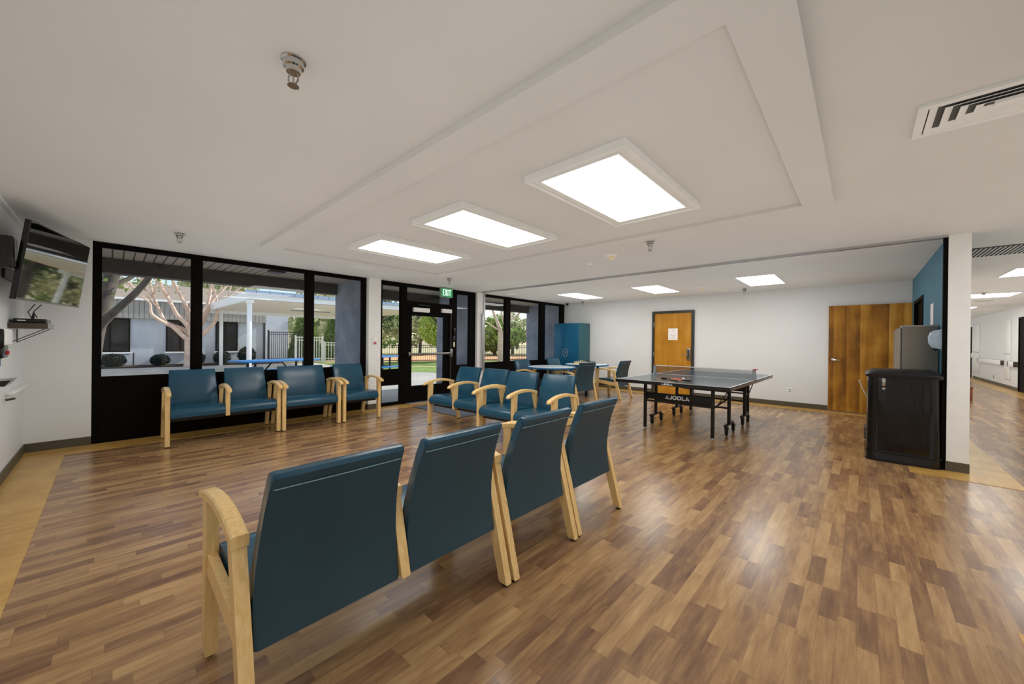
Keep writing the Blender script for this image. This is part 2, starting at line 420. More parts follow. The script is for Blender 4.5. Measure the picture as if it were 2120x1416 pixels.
def window(name, y0, y1, sill, panes, parts, pz1=2.392, base=True, lo=None, extra=None):
    """frame of dark members with one glass pane per opening"""
    b = MB()
    for (a, c, z0, z1) in parts: b.box(-6.80, XW, a, c, z0, z1)
    o = struct(name, b, 'frame', smooth=0)
    for (a, c, z0, z1) in panes:
        g = struct('pane', MB().box(-6.768, -6.760, a, c, z0, z1), 'glass', o, smooth=0)
        s = MB(); w = .016
        s.box(-6.785, -6.735, a, a+w, z0, z1).box(-6.785, -6.735, c-w, c, z0, z1).box(-6.785, -6.735, a+w, c-w, z0, z0+w).box(-6.785, -6.735, a+w, c-w, z1-w, z1)
        struct('glazing_bead', s, 'frame', o, smooth=0)
    return o
w1 = window('window_1', -.155, 3.235, .79,
    [(-.094, .763, .79, 2.392), (.856, 2.203, .79, 2.392), (2.315, 3.164, .79, 2.392)],
    [(-.155, -.094, 0, HC), (.763, .856, .74, HC), (2.203, 2.315, .74, HC), (3.164, 3.24, 0, HC),
     (-.094, .763, 2.392, HC), (.856, 2.203, 2.392, HC), (2.315, 3.164, 2.392, HC),
     (-.094, .763, .74, .79), (.856, 2.203, .74, .79), (2.315, 3.164, .74, .79)])
struct('sill_panel', MB().box(-6.79, XW-.006, -.094, 3.164, 0, .74), 'panel', w1, smooth=0)
w2 = window('window_2', 3.47, 4.088, 0,
    [(3.545, 3.957, .70, 2.37), (3.545, 3.957, .05, .415)],
    [(3.465, 3.545, 0, HC), (3.957, 4.088, 0, HC), (3.545, 3.957, 2.37, HC), (3.545, 3.957, .415, .70), (3.545, 3.957, 0, .05)])
w3 = window('window_3', 5.21, 5.935, 0, [(5.363, 5.751, .72, 2.37)],
    [(5.21, 5.363, 0, HC), (5.751, 5.935, 0, HC), (5.363, 5.751, 2.37, HC), (5.363, 5.751, .66, .72)])
struct('sill_panel', MB().box(-6.79, XW-.006, 5.363, 5.751, 0, .66), 'panel', w3, smooth=0)
w4 = window('window_4', 6.16, 9.59, .74,
    [(6.21, 6.961, .75, 2.392), (7.144, 8.398, .75, 2.392), (8.623, 9.39, .75, 2.392)],
    [(6.12, 6.21, 0, HC), (6.961, 7.144, .70, HC), (8.398, 8.623, .70, HC), (9.39, 9.59, 0, HC),
     (6.21, 6.961, 2.392, HC), (7.144, 8.398, 2.392, HC), (8.623, 9.39, 2.392, HC),
     (6.21, 6.961, .70, .75), (7.144, 8.398, .70, .75), (8.623, 9.39, .70, .75)])
struct('sill_panel', MB().box(-6.79, XW-.006, 6.21, 9.39, 0, .70), 'panel', w4, smooth=0)
# glass entrance door with transom
d1 = struct('door_1', MB().box(-6.80, XW-.01, 4.093, 4.21, .01, 2.03).box(-6.80, XW-.01, 5.03, 5.205, .01, 2.03).box(-6.80, XW-.01, 4.21, 5.03, .01, .345)
            .box(-6.80, XW-.01, 4.21, 5.03, 1.80, 2.03), 'frame', smooth=0)
struct('pane', MB().box(-6.768, -6.760, 4.21, 5.03, .345, 1.80), 'glass', d1, smooth=0)
struct('transom_frame', MB().box(-6.80, XW, 4.088, 5.21, 2.035, 2.09).box(-6.80, XW, 4.088, 5.21, 2.37, HC), 'frame', d1, smooth=0)
struct('transom_pane', MB().box(-6.768, -6.760, 4.088, 5.21, 2.09, 2.37), 'glass', d1, smooth=0)
b = MB().box(-6.70, -6.655, 4.10, 5.17, .985, 1.03, .008)
struct('push_bar', b, 'steel', d1)
struct('latch_case', MB().box(XW-.012, -6.64, 5.13, 5.20, .92, 1.11, .015), 'steel', d1)
struct('latch_rod', MB().box(XW-.012, -6.70, 5.185, 5.20, .05, 1.90), 'dgrey', d1)
struct('bar_end', MB().box(XW-.012, -6.65, 4.095, 4.13, .965, 1.05, .01), 'steel', d1)
struct('door_closer', MB().box(XW-.012, -6.66, 4.22, 4.60, 1.875, 1.965, .012), 'white', d1)
struct('closer_arm', MB().box(-6.70, -6.685, 4.35, 4.62, 2.015, 2.03), 'dgrey', d1)
struct('door_operator', MB().box(XW-.012, -6.66, 4.93, 5.185, 1.90, 1.985, .012), 'white', d1)
struct('threshold', MB().box(-6.72, -6.60, 4.09, 5.21, 0, .018, .006), 'alu', d1)

# wooden door in the back wall
d2 = struct('door_2', MB().box(-3.885, -2.985, YB-.02, YB+.02, .012, 2.035), 'veneer', smooth=0)
struct('door_frame', MB().box(-3.945, -3.885, YB-.045, YB+.02, 0, 2.035).box(-2.985, -2.925, YB-.045, YB+.02, 0, 2.035).box(-3.945, -2.925, YB-.045, YB+.02, 2.035, 2.095), 'dframe', d2, smooth=0)
struct('lock_plate', MB().box(-3.085, -3.005, YB-.045, YB-.02, .87, 1.16, .006), 'steel', d2)
struct('keypad', MB().box(-3.066, -3.022, YB-.052, YB-.045, .97, 1.13, .003), 'dgrey', d2)
b = MB(); b.tube([(-3.045, YB-.03, 1.01), (-3.045, YB-.09, 1.01), (-3.06, YB-.1, 1.01), (-3.17, YB-.1, 1.005)], .012)
struct('door_handle', b, 'chrome', d2)
for z in (.3, 1.0, 1.75): struct('hinge', MB().box(-3.905, -3.875, YB-.05, YB-.018, z-.06, z+.06), 'steel', d2, smooth=0)
struct('peephole', MB().lathe([(.012, 0), (.012, .008), (0, .008)], (0,0,0), 10, T=Matrix.Translation((-3.56, YB-.02, 1.87)) @ Matrix.Rotation(pi/2, 4, 'X')), 'chrome', d2)
# wide banded wood door
d3 = struct('door_3', MB().box(-.452, .662, YB-.05, YB-.004, .02, 2.04), 'veneer2', smooth=0)
b = MB(); b.lathe([(.03, 0), (.03, .008), (.012, .01), (.012, .05), (0, .05)], (0,0,0), 14, T=Matrix.Translation((-.385, YB-.05, .998)) @ Matrix.Rotation(pi/2, 4, 'X'))
b.tube([(-.385, YB-.1, .998), (-.36, YB-.112, .998), (-.28, YB-.112, .995)], .012)
struct('door_handle', b, 'chrome', d3)

# corridor doors
d5 = struct('door_5', MB().box(3.36, 3.40, 16.6, 17.74, 0, 2.08), 'frame', smooth=0)
struct('door_frame', MB().box(3.325, 3.36, 16.55, 16.6, 0, 2.13).box(3.325, 3.36, 17.74, 17.79, 0, 2.13).box(3.325, 3.36, 16.6, 17.74, 2.08, 2.13).box(3.34, 3.352, 16.6, 17.74, 0, 2.08), 'frame', d5, smooth=0)
d6 = struct('door_6', MB().box(3.338, 3.352, 23.8, 25.05, 0, 2.08), 'frame', smooth=0)
struct('door_frame', MB().box(3.32, 3.352, 23.7, 23.8, 0, 2.15).box(3.32, 3.352, 25.05, 25.15, 0, 2.15).box(3.32, 3.352, 23.8, 25.05, 2.08, 2.15), 'trimw', d6, smooth=0)

# ================================================================== CEILING THINGS
def troffer(loc, sx, sy, label, group, framed):
    t = thing('ceiling_light', label, 'ceiling light', loc, 0, group)
    if framed:      # deep surface frame: outer lip, sloped inner flange
        b = MB(); hx, hy = sx/2, sy/2
        b.rect_ring(-hx, hx, -hy, hy, .018, -.048, 0)
        b.rect_ring(-hx+.018, hx-.018, -hy+.018, hy-.018, .062, -.030, 0)
        b.build('frame', 'trimw', t, smooth=0)
        MB().rect_ring(-hx+.070, hx-.070, -hy+.070, hy-.070, .012, -.040, -.030).build('inner_rim', 'trimw', t, smooth=0)
        q = .082
    else:
        MB().rect_ring(-sx/2, sx/2, -sy/2, sy/2, .015, -.008, 0).build('frame', 'trimw', t, smooth=0); q = .015
    MB().box(-sx/2+q, sx/2-q, -sy/2+q, sy/2-q, -.026 if framed else -.006, -.012 if framed else -.001).build('diffuser', 'lamp', t, smooth=0)
    return t
for x, l in ((-1.325, 'large framed ceiling light nearest the camera, in the dropped tray'), (-2.73, 'middle of the three framed ceiling lights in the dropped tray'), (-4.125, 'framed ceiling light in the dropped tray nearest the window wall')):
    troffer((x, 2.575, TZ), .735, 1.30, l, 'framed lights in the ceiling tray', True)
for x, l in ((-5.13, 'flush ceiling light panel nearest the blue corner cabinet'), (-3.23, 'flush ceiling light panel in front of the wooden door'), (-1.32, 'flush ceiling light panel right of the other two near the back wall')):
    troffer((x, 8.01, HC), .58, 1.26, l, 'flush light panels by the back wall', False)
for y, l in ((9.52, 'nearest corridor ceiling light seen past the white pier'), (13.5, 'second corridor ceiling light beyond the white pier'), (17.6, 'farthest small corridor ceiling light beyond the pier'), (5.2, 'corridor ceiling light over the opening beside the pier')):
    troffer((2.07, y, HC), .84, 1.0, l, 'corridor light panels', False)

def sprinkler(first):
    t = thing('sprinkler_head', '', 'sprinkler', (0, 0, HC))
    MB().lathe([(.046, .002), (.046, -.006), (.040, -.010), (.038, -.03), (.030, -.034), (.026, -.052), (.0, -.052)], n=20).build('escutcheon', 'chrome', t)
    b = MB()
    for s in (-1, 1): b.tube([(s*.014, 0, -.05), (s*.022, 0, -.068), (s*.022, 0, -.082), (s*.006, 0, -.103)], .0035, 6)
    b.tube([(0, 0, -.05), (0, 0, -.10)], .003, 6)
    b.build('yoke', 'steel', t)
    MB().lathe([(.0, -.098), (.020, -.103), (.022, -.107), (.0, -.107)], n=14).build('deflector', 'steel', t)
    return t
sp = sprinkler(True)
for i, (x, y, l) in enumerate([(-1.721, .507, 'chrome ceiling sprinkler alone in the near ceiling, closest to the camera'), (-5.494, .51, 'chrome ceiling sprinkler above the left window'),
    (-5.555, 4.246, 'chrome ceiling sprinkler above the exit sign'), (-1.756, 4.168, 'chrome ceiling sprinkler between the tray and the partition track'),
    (-1.77, 8.958, 'chrome ceiling sprinkler under the rightmost flush light near the back wall'), (-5.754, 9.108, 'small ceiling sprinkler near the blue corner cabinet'), (1.92, 12.7, 'ceiling sprinkler in the corridor')]):
    place(sp, i == 0, (x, y, HC), [.6, 1.2, .3, .9, .2, .5, .4][i], l, 'chrome ceiling sprinklers')
def smoke(x, y, l):
    t = thing('smoke_detector', l, 'smoke detector', (x, y, HC), 0, 'ceiling smoke detectors')
    MB().lathe([(.075, 0), (.075, -.012), (.06, -.022), (0, -.022)], n=24).build('base', 'white', t)
    MB().lathe([(.042, -.02), (.042, -.05), (.034, -.058), (0, -.058)], n=20).build('sensor', 'cream', t)
smoke(-2.407, 4.488, 'round ceiling smoke detector left of the hanging sprinkler past the tray')
smoke(-2.381, 8.203, 'round ceiling smoke detector between the flush lights by the back wall')
t = thing('occupancy_sensor', 'small flat ceiling sensor left of the smoke detector', 'sensor', (-2.919, 4.778, HC))
MB().lathe([(.05, 0), (.05, -.008), (.03, -.016), (0, -.016)], n=18).build('housing', 'white', t)

def vent(name, label, x, y, sx, sy, ns, z=HC, dark='dgrey', group=None, diag=False):
    t = thing(name, label, 'ceiling vent', (x, y, z), 0, group)
    MB().rect_ring(-sx/2, sx/2, -sy/2, sy/2, .022, -.01, 0).build('frame', 'trimw', t, smooth=0)
    MB().box(-sx/2+.022, sx/2-.022, -sy/2+.022, sy/2-.022, -.002, 0).build('duct_opening', dark, t, smooth=0)
    for k in range(ns):
        f = -sx/2+.03+(sx-.06)*(k+.5)/ns
        MB().box(-.003, .003, -sy/2+.022, sy/2-.022, -.013, 0, T=Matrix.Translation((f, 0, 0)) @ Matrix.Rotation(.6, 4, 'Y')).build('slat', 'trimw', t, smooth=0)
vent('ceiling_vent', 'small dark ceiling vent above the left window bank', -5.79, 2.705, .3, .3, 6)
vent('ceiling_vent', 'small ceiling vent beside the aluminium column strip', -6.28, 6.634, .3, .3, 6)
vent('ceiling_vent', 'faint ceiling vent between the middle and right flush lights', -1.858, 8.13, .3, .15, 4, dark='trimw')
# four-way diffuser at the upper right
t = thing('air_diffuser', 'large square white four-way air diffuser in the near right ceiling', 'ceiling vent', (.50, 2.82, HC))
MB().rect_ring(-.305, .305, -.185, .185, .035, -.016, 0).build('frame', 'trimw', t, smooth=0)
MB().box(-.27, .27, -.15, .15, -.004, 0).build('duct_opening', 'ventgap', t, smooth=0)
for k in range(4):
    hx, hy = .265-.052*k, .148-.035*k
    b = MB(); w = .034; dz = .014
    def ringp(h1, h2, z): return [(-h1, -h2, z), (h1, -h2, z), (h1, h2, z), (-h1, h2, z)]
    A = [b.bm.verts.new(p) for p in ringp(hx-w, hy-w, -.002)]; B = [b.bm.verts.new(p) for p in ringp(hx, hy, -.002-dz)]
    A2 = [b.bm.verts.new(p) for p in ringp(hx-w, hy-w, .001)]; B2 = [b.bm.verts.new(p) for p in ringp(hx, hy, .001-dz)]
    for i in range(4):
        j = (i+1) % 4
        for q in ([A[i], A[j], B[j], B[i]], [A2[i], A2[j], B2[j], B2[i]], [A[i], A[j], A2[j], A2[i]], [B[i], B[j], B2[j], B2[i]]): b.bm.faces.new(q)
    b.build('louvre', 'trimw', t, smooth=0)
MB().box(-.05, .05, -.02, .02, -.02, -.002).build('louvre', 'trimw', t, smooth=0)
# long return grille in the corridor ceiling
t = thing('return_grille', 'dark ceiling grille with slanted slats beside the white pier', 'ceiling vent', (1.72, 7.24, HC))
MB().rect_ring(-.80, .80, -.33, .33, .02, -.008, 0).build('frame', 'dgrey', t, smooth=0)
MB().box(-.78, .78, -.31, .31, -.002, 0).build('duct_opening', 'black', t, smooth=0)
b = MB()
for k in range(44):
    x = -.78+1.56*(k+.5)/44
    b.box(-.005, .005, -.31, .31, -.012, -.002, T=Matrix.Translation((x, 0, 0)))
b.build('slats', 'trimw', t, smooth=0)
vent('ceiling_vent', 'corridor ceiling vent just before the corridor sprinkler', 2.15, 12.25, .5, .3, 5, dark='trimw')
vent('ceiling_vent', 'corridor ceiling vent beyond the corridor sprinkler', 2.28, 15.0, .35, .3, 5)
# exit sign
t = thing('exit_sign', 'green lit exit sign hanging from the ceiling over the glass door', 'exit sign', (-6.58, 4.955, 2.325))
MB().box(-.035, .03, -.155, .155, -.10, .10, .008).build('housing', 'green', t)
MB().box(.03, .033, -.14, .14, -.085, .085).build('face', 'exitg', t, smooth=0)
MB().box(-.02, .02, -.03, .03, .10, .115).build('mount', 'grey', t, smooth=0)
b = MB(); X0, X1 = .033, .036; h = .066
def bar(y0, y1, z0, z1): b.box(X0, X1, y0, y1, z0, z1)
w = .014
def off(y): return y
y = -.112; bar(y, y+w, -h, h); bar(y+w, y+.042, h-w, h); bar(y+w, y+.036, -w/2, w/2); bar(y+w, y+.042, -h, -h+w)
y = -.058
for s in (1, -1): b.prism([(y, s*-h), (y+.017, s*-h), (y+.056, s*h), (y+.039, s*h)], 0, X0, X1)
y = .012; bar(y, y+w, -h, h)
y = .042; bar(y, y+.06, h-w, h); bar(y+.023, y+.023+w, -h, h-w)
b.build('lettering', 'exitw', t, smooth=0)
# wall-mounted camera dome in the far corner
t = thing('security_camera', 'small dark camera on the ceiling in the far left corner', 'camera', (-6.42, 9.30, HC))
MB().lathe([(.05, 0), (.05, -.015), (.035, -.02), (0, -.02)], n=16).build('base', 'dgrey', t)
MB().lathe([(.034, -.018), (.038, -.04), (.026, -.064), (0, -.072)], n=16).build('dome', 'blackp', t)

# ================================================================== WAITING CHAIRS
AZ = [(-.43, .628), (-.41, .645), (-.34, .666), (-.24, .684), (-.13, .692), (-.02, .687), (.08, .670), (.16, .648)]
def arm_mesh(x, w=.052):
    th = [.020, .027, .032, .034, .034, .034, .036, .040]
    b = MB(); secs = []
    for (y, z), t in zip(AZ, th):
        hw = w/2*(.86 if y < -.42 else 1)
        secs.append([(x-hw, y, z-t), (x+hw, y, z-t), (x+hw, y, z-.006), (x+hw-.006, y, z), (x-hw+.006, y, z), (x-hw, y, z-.006)])
    b.loft(secs); return b
def rear_y(z): return .315-.275*z       # centre line of the splayed rear post
def rear_post(x, z0, z1=.628, w=.042):
    b = MB(); secs = []
    for z in (z0, z0+.012, (z0+z1)/2, z1):
        y = rear_y(z)-.025; d = .026+.004*min(1, z/.3); hw = w/2-(.004 if z == z0 else 0)
        secs.append([(x-hw, y-d, z), (x+hw, y-d, z), (x+hw, y+d, z), (x-hw, y+d, z)])
    b.loft(secs); return b
def front_post(x, z0, z1=.655, w=.044):
    b = MB(); secs = []
    for z, f in ((z0, .88), (z0+.012, 1), (.42, 1), (z1, 1.1)):
        hw = w/2*min(f, 1); y0, y1 = -.335, -.270+.012*(f-1)*10*(z > .5)
        secs.append([(x-hw, y0, z), (x+hw, y0, z), (x+hw, y1, z), (x-hw, y1, z)])
    b.loft(secs); return b
def rounded(pts, n=1):
    for _ in range(n):
        q = []
        for i in range(len(pts)):
            a, c = Vector(pts[i]), Vector(pts[(i+1) % len(pts)])
            q += [tuple(a*.75+c*.25), tuple(a*.25+c*.75)]
        pts = q
    return pts
SEATP = rounded([(-.345, .315), (-.352, .385), (-.330, .438), (-.22, .458), (0, .445), (.19, .432), (.20, .345), (0, .325)], 2)
def seat_mesh(xc, w):
    b = MB(); b.prism([(p[0], p[1]) for p in SEATP], 0, xc-w/2, xc+w/2, bev=.014, seg=3); return b
BR = [(.228, .285), (.212, .36), (.204, .44), (.207, .53), (.222, .63), (.248, .73), (.282, .81), (.305, .850), (.302, .866)]
BF = [(.278, .872), (.252, .862), (.222, .80), (.186, .70), (.152, .58), (.132, .48), (.130, .40), (.140, .33), (.165, .287)]
BACKP = BR+BF
def back_mesh(xc, wb, wt):
    """padded back: closed side profile lofted across the width, narrower at the top"""
    b = MB(); n = 9; secs = []
    hw = lambda z: (wb+(wt-wb)*max(0, min(1, (z-.42)/.44)))/2
    # cross-sections from left to right with softened ends
    for f, k in ((-1, .80), (-.985, .93), (-.955, 1), (-.5, 1), (0, 1), (.5, 1), (.955, 1), (.985, .93), (1, .80)):
        s = []
        for y, z in BACKP:
            cy = .19+.24*max(0, z-.45)**1.2; cz = .575
            s.append((xc+f*hw(z), cy+(y-cy)*k, cz+(z-cz)*(1-(1-k)*.06)))
        secs.append(s)
    b.loft(secs); return b
def seam_mesh(xc, wt):
    b = MB(); hw = wt/2-.008
    b.tube([(xc-hw, .2855, .812), (xc, .289, .812), (xc+hw, .2855, .812)], .0022, 5); return b

def make_seating(name, pitches, label, cat, group=None):
    t = thing(name, label, cat, (0,0,0), 0, group)
    tot = sum(pitches); xs = [-tot/2]
    for q in pitches: xs.append(xs[-1]+q)
    for i, x in enumerate(xs):
        end = i in (0, len(xs)-1)
        arm_mesh(x).build('armrest', 'maple', t, 40)
        if end:
            for mk in (front_post, rear_post):
                l = mk(x, .012).build('leg', 'maple', t, 40)
                y = -.302 if mk is front_post else rear_y(0)-.025
                MB().lathe([(.016, 0), (.018, .004), (.018, .014), (0, .014)], (x, y, 0), 12).build('glide', 'rubber', l)
            b = MB(); hw = .016
            b.loft([[(x-hw, -.28, .345), (x+hw, -.28, .345), (x+hw, -.28, .425), (x-hw, -.28, .425)],
                    [(x-hw, .21, .295), (x+hw, .21, .295), (x+hw, .185, .375), (x-hw, .185, .375)]])
            b.build('side_rail', 'maple', t, 40)
        else:
            front_post(x, .305).build('arm_post', 'maple', t, 40)
            rear_post(x, .285).build('arm_post', 'maple', t, 40)
    for i, q in enumerate(pitches):
        xc = (xs[i]+xs[i+1])/2
        seat_mesh(xc, q-.05).build('seat', 'leather', t, 40)
        bk = back_mesh(xc, q-.052, q-.105).build('backrest', 'leather', t, 40)
        bk.data.materials.append(M['leatherb'])
        for p in bk.data.polygons:          # the rear panel is a slate vinyl
            c, nn = p.center, p.normal
            if nn.y > .35 and c.z < .835: p.material_index = 1
        seam_mesh(xc, q-.105).build('seam', 'seam', bk)
    MB().box(xs[0]+.02, xs[-1]-.02, -.25, -.22, .285, .322).build('seat_frame', 'black', t, smooth=0)
    MB().box(xs[0]+.02, xs[-1]-.02, .10, .13, .285, .322).build('seat_frame', 'black', t, smooth=0)
    return t
G1 = 'waiting bench seats'
bench = make_seating('two_seat_bench', [.57, .57], '', 'bench')
place(bench, True, (-1.641, .858, 0), -1.556, 'large teal two-seat bench seen from behind, nearest the camera')
place(bench, False, (-6.229, 1.028, 0), 1.563, 'teal two-seat bench under the left window, next to the television wall')
place(bench, False, (-4.285, 3.69, 0), .05, 'teal two-seat bench on the floor mat side, facing the camera by the glass door')
place(bench, False, (-3.075, 3.625, 0), .075, 'teal two-seat bench facing the camera, joined right of the bench by the door')
chair = make_seating('waiting_chair', [.57], '', 'chair')
place(chair, True, (-1.645, 1.777, 0), -1.57, 'teal wood-armed chair seen from behind, joined beside the nearest bench')
place(chair, False, (-1.655, 2.415, 0), -1.575, 'teal wood-armed chair seen from behind, at the far end of the nearest row')
place(chair, False, (-6.171, 2.765, 0), 1.567, 'teal wood-armed chair under the window beside the white column')
place(chair, False, (-4.225, 8.096, 0), -1.579, 'teal wood-armed chair seen side-on, right of the chess table')
place(chair, False, (-4.344, 6.695, 0), -1.734, 'teal wood-armed chair with its back to the ping-pong table, at the nearer round table')
place(chair, False, (-5.39, 6.402, 0), 1.567, 'teal chair left of the nearer round table, under the window')
place(chair, False, (-5.494, 7.721, 0), 1.553, 'teal chair in front of the blue cabinet at the chess table')
make_seating('wide_waiting_chair', [.745], 'extra-wide teal chair in the window row between bench and single chair', 'chair')
w = bpy.data.objects['wide_waiting_chair']; w.location = (-6.185, 2.035, 0); w.rotation_euler = (0, 0, 1.545)

# ================================================================== ROUND TABLES
def round_table():
    t = thing('round_table', '', 'table')
    MB().lathe([(0, .722), (.512, .722), (.512, .748), (.506, .752), (0, .752)], n=48).build('tabletop', 'tabletop', t, 40)
    MB().lathe([(.512, .720), (.524, .722), (.526, .737), (.524, .750), (.512, .753)], n=48, cap=False).build('edge_band', 'tableedge', t, 40)
    b = MB(); b.rect_ring(-.17, .17, -.29, .29, .03, .695, .722); b.build('apron', 'darkblue', t, smooth=0)
    for sx in (-1, 1):
        for sy in (-1, 1):
            MB().box(sx*.15-.024, sx*.15+.024, sy*.275-.024, sy*.275+.024, 0, .722, .006).build('leg', 'darkblue', t)
    return t
rt = round_table()
place(rt, True, (-4.88, 6.50, 0), .05, 'bare round pale-topped table with blue edge, nearer the camera', 'round tables')
place(rt, False, (-4.885, 7.93, 0), .03, 'round pale-topped table carrying the chess set', 'round tables')
# chess board and pieces
def chess_mat():
    N = NT('chess_board_squares'); v = N.obj(); ck = N.n('ShaderNodeTexChecker'); ck.inputs['Scale'].default_value = 1/.05
    ck.inputs['Color1'].default_value = srgb(226, 206, 168); ck.inputs['Color2'].default_value = srgb(120, 84, 56)
    N.l(N.mapping(v, loc=(.2, .2, .001)), ck.inputs['Vector']); return N.bsdf(ck.outputs[0], .35)
M['chess'] = chess_mat()
BX, BY = -4.86, 7.80
cb = thing('chess_board', 'checkered chess board lying on the farther round table', 'chess board', (BX, BY, .7525), .06)
MB().box(-.225, .225, -.225, .225, 0, .014, .003).build('rim', 'maple', cb)
MB().box(-.2, .2, -.2, .2, .014, .0155).build('squares', 'chess', cb, smooth=0)
def piece(kind, mat):
    prof = {'pawn': [(.014, 0), (.014, .005), (.008, .012), (.006, .026), (.010, .029), (.006, .031), (.009, .038), (.006, .045), (0, .047)],
            'rook': [(.016, 0), (.016, .006), (.010, .014), (.009, .036), (.013, .041), (.013, .052), (.008, .052), (.008, .048), (0, .048)],
            'bishop': [(.016, 0), (.016, .006), (.009, .014), (.006, .042), (.011, .046), (.007, .050), (.010, .060), (.004, .070), (0, .074)],
            'queen': [(.018, 0), (.018, .007), (.010, .016), (.007, .056), (.013, .060), (.009, .064), (.014, .080), (.006, .082), (.004, .088), (0, .089)],
            'king': [(.018, 0), (.018, .007), (.011, .016), (.008, .060), (.014, .064), (.010, .068), (.014, .084), (.004, .088), (.004, .098), (0, .099)]}
    b = MB()
    if kind == 'knight':
        b.lathe([(.016, 0), (.016, .006), (.010, .014), (.009, .020), (0, .020)], n=12)
        b.prism([(-.010, .018), (.010, .018), (.012, .040), (.006, .060), (-.002, .064), (-.014, .050), (-.013, .044), (-.003, .044)], 0, -.006, .006, bev=.002)
    else: b.lathe(prof[kind], n=12)
    return b.build('chess_'+kind, mat)
order = ['rook', 'knight', 'bishop', 'queen', 'king', 'bishop', 'knight', 'rook']
protos = {}
def put_piece(kind, mat, col, fx, fy):
    key = (kind, mat)
    if key not in protos: o = protos[key] = piece(kind, mat)
    else: o = protos[key].copy(); COL.objects.link(o)
    x, y = (fx-3.5)*.05, (fy-3.5)*.05
    c, s = cos(.06), sin(.06)
    o.location = (BX+c*x-s*y, BY+s*x+c*y, .768); o.rotation_euler = (0, 0, .06 if col == 'cream' else pi)
    side = 'window' if fx < 4 else 'wooden door'
    n = {'rook': 'outer corner', 'knight': 'second place', 'bishop': 'third place'}.get(kind)
    lab = f'{col} {kind} on the chess board' if kind in ('king', 'queen') else (f'{col} chess {kind} nearer the {side} end of its row' if n else f'small {col} pawn in the {col} pawn row')
    if kind == 'pawn': lab = f'{col} pawn standing in the row of {col} pawns on the chess board'
    tag(o, lab, 'chess piece', f'{col} pawns' if kind == 'pawn' else f'{col} chess pieces')
for fx in range(8):
    put_piece(order[fx], 'cream', 'cream', fx, 0); put_piece('pawn', 'cream', 'cream', fx, 1)
    put_piece(order[fx], 'dpiece', 'dark', fx, 7); put_piece('pawn', 'dpiece', 'dark', fx, 6)

# ================================================================== PING-PONG TABLE
T = thing('ping_pong_table', 'dark folding ping-pong table with lettered skirt panel and castors', 'table', (-1.89, 6.51, 0), -.013)
HX, HL, ZT = .7625, 1.37, .752
for s in (-1, 1):
    y0, y1 = (s*.006, s*HL) if s > 0 else (-HL, -.006)
    tp = MB().box(-HX+.004, HX-.004, y0, y1, ZT-.016, ZT).build('table_half', 'ttop', T, smooth=0)
    b = MB(); a = .0006; e = .02
    b.box(-HX+.004, -HX+.004+e, y0, y1, ZT, ZT+a).box(HX-.004-e, HX-.004, y0, y1, ZT, ZT+a)
    ye = s*HL; b.box(-HX+.004+e, HX-.004-e, min(ye, ye-s*e), max(ye, ye-s*e), ZT, ZT+a).box(-.0015, .0015, y0, y1, ZT, ZT+a)
    b.build('boundary_lines', 'ttline', tp, smooth=0)
    MB().box(-HX, HX, min(ye-s*.02, ye+s*.004), max(ye-s*.02, ye+s*.004), ZT-.046, ZT-.001).build('end_rail', 'black', T, smooth=0)
    for sx in (-1, 1):
        MB().box(sx*HX-(.02 if sx > 0 else 0), sx*HX+(.02 if sx < 0 else 0), y0, y1-(s*.02), ZT-.046, ZT-.001).build('side_rail', 'black', T, smooth=0)
        MB().box(sx*(HX+.0005)-.0005, sx*(HX+.0005)+.0015, y0, y1, ZT-.040, ZT-.010).build('side_strip', 'steel', T, smooth=0)
    # legs: outer pair with feet, inner pair on castor bars
    yo, yi = s*1.0, s*.46
    for sx in (-1, 1):
        l = MB().box(sx*.466-.02, sx*.466+.02, yo-.02, yo+.02, .02, ZT-.046, .004).build('leg', 'black', T)
        MB().lathe([(.016, 0), (.018, .004), (.012, .02), (0, .022)], (sx*.466, yo, 0), 12).build('foot', 'steel', l)
        MB().box(sx*.53-.02, sx*.53+.02, yi-.02, yi+.02, .15, ZT-.046, .004).build('leg', 'black', T)
        bar = MB().box(sx*.53-.018, sx*.53+.018, yi-.21, yi+.21, .125, .15, .004).build('castor_bar', 'black', T)
        for k in (-1, 1):
            yc = yi+k*.18
            w_ = MB(); Rm = Matrix.Translation((sx*.53+.01, yc+.02, .05)) @ Matrix.Rotation(pi/2, 4, 'Y')
            w_.lathe([(0, -.013), (.044, -.013), (.05, -.008), (.05, .008), (.044, .013), (0, .013)], n=20, T=Rm)
            w_.build('castor_wheel', 'rubber', bar)
            f = MB(); f.box(sx*.53-.012, sx*.53+.03, yc-.02, yc+.055, .098, .125, .006)
            f.box(sx*.53-.010, sx*.53-.005, yc, yc+.04, .04, .11).box(sx*.53+.025, sx*.53+.03, yc, yc+.04, .04, .11)
            f.box(sx*.53-.012, sx*.53+.03, yc+.05, yc+.10, .085, .095, .003)
            f.build('castor_fork', 'blackp', bar)
            MB().lathe([(.008, .15), (.008, .175), (0, .178)], (sx*.53, yc, 0), 10).build('bolt', 'steel', bar)
        # folding stays
        MB().tube([(sx*.47, yo-s*.02, .42), (sx*.52, yi+s*.03, .50)], .012, 8).build('stay', 'black', T)
        MB().tube([(sx*.49, yo-s*.06, .43), (sx*.62, yo-s*.30, ZT-.05)], .007, 8).build('stay', 'black', T)
    MB().box(-.446, .446, yo-.012, yo+.012, .415, .44).build('cross_rail', 'black', T, smooth=0)
    MB().box(-.51, .51, yi-.012, yi+.012, .35, .375).build('cross_rail', 'black', T, smooth=0)
    MB().box(-.51, .51, yi-.015, yi+.015, ZT-.075, ZT-.046).build('cross_rail', 'black', T, smooth=0)
skirt = MB().box(-.446, .446, -1.006, -.994, .455, .553, .003).build('skirt_panel', 'black', T)
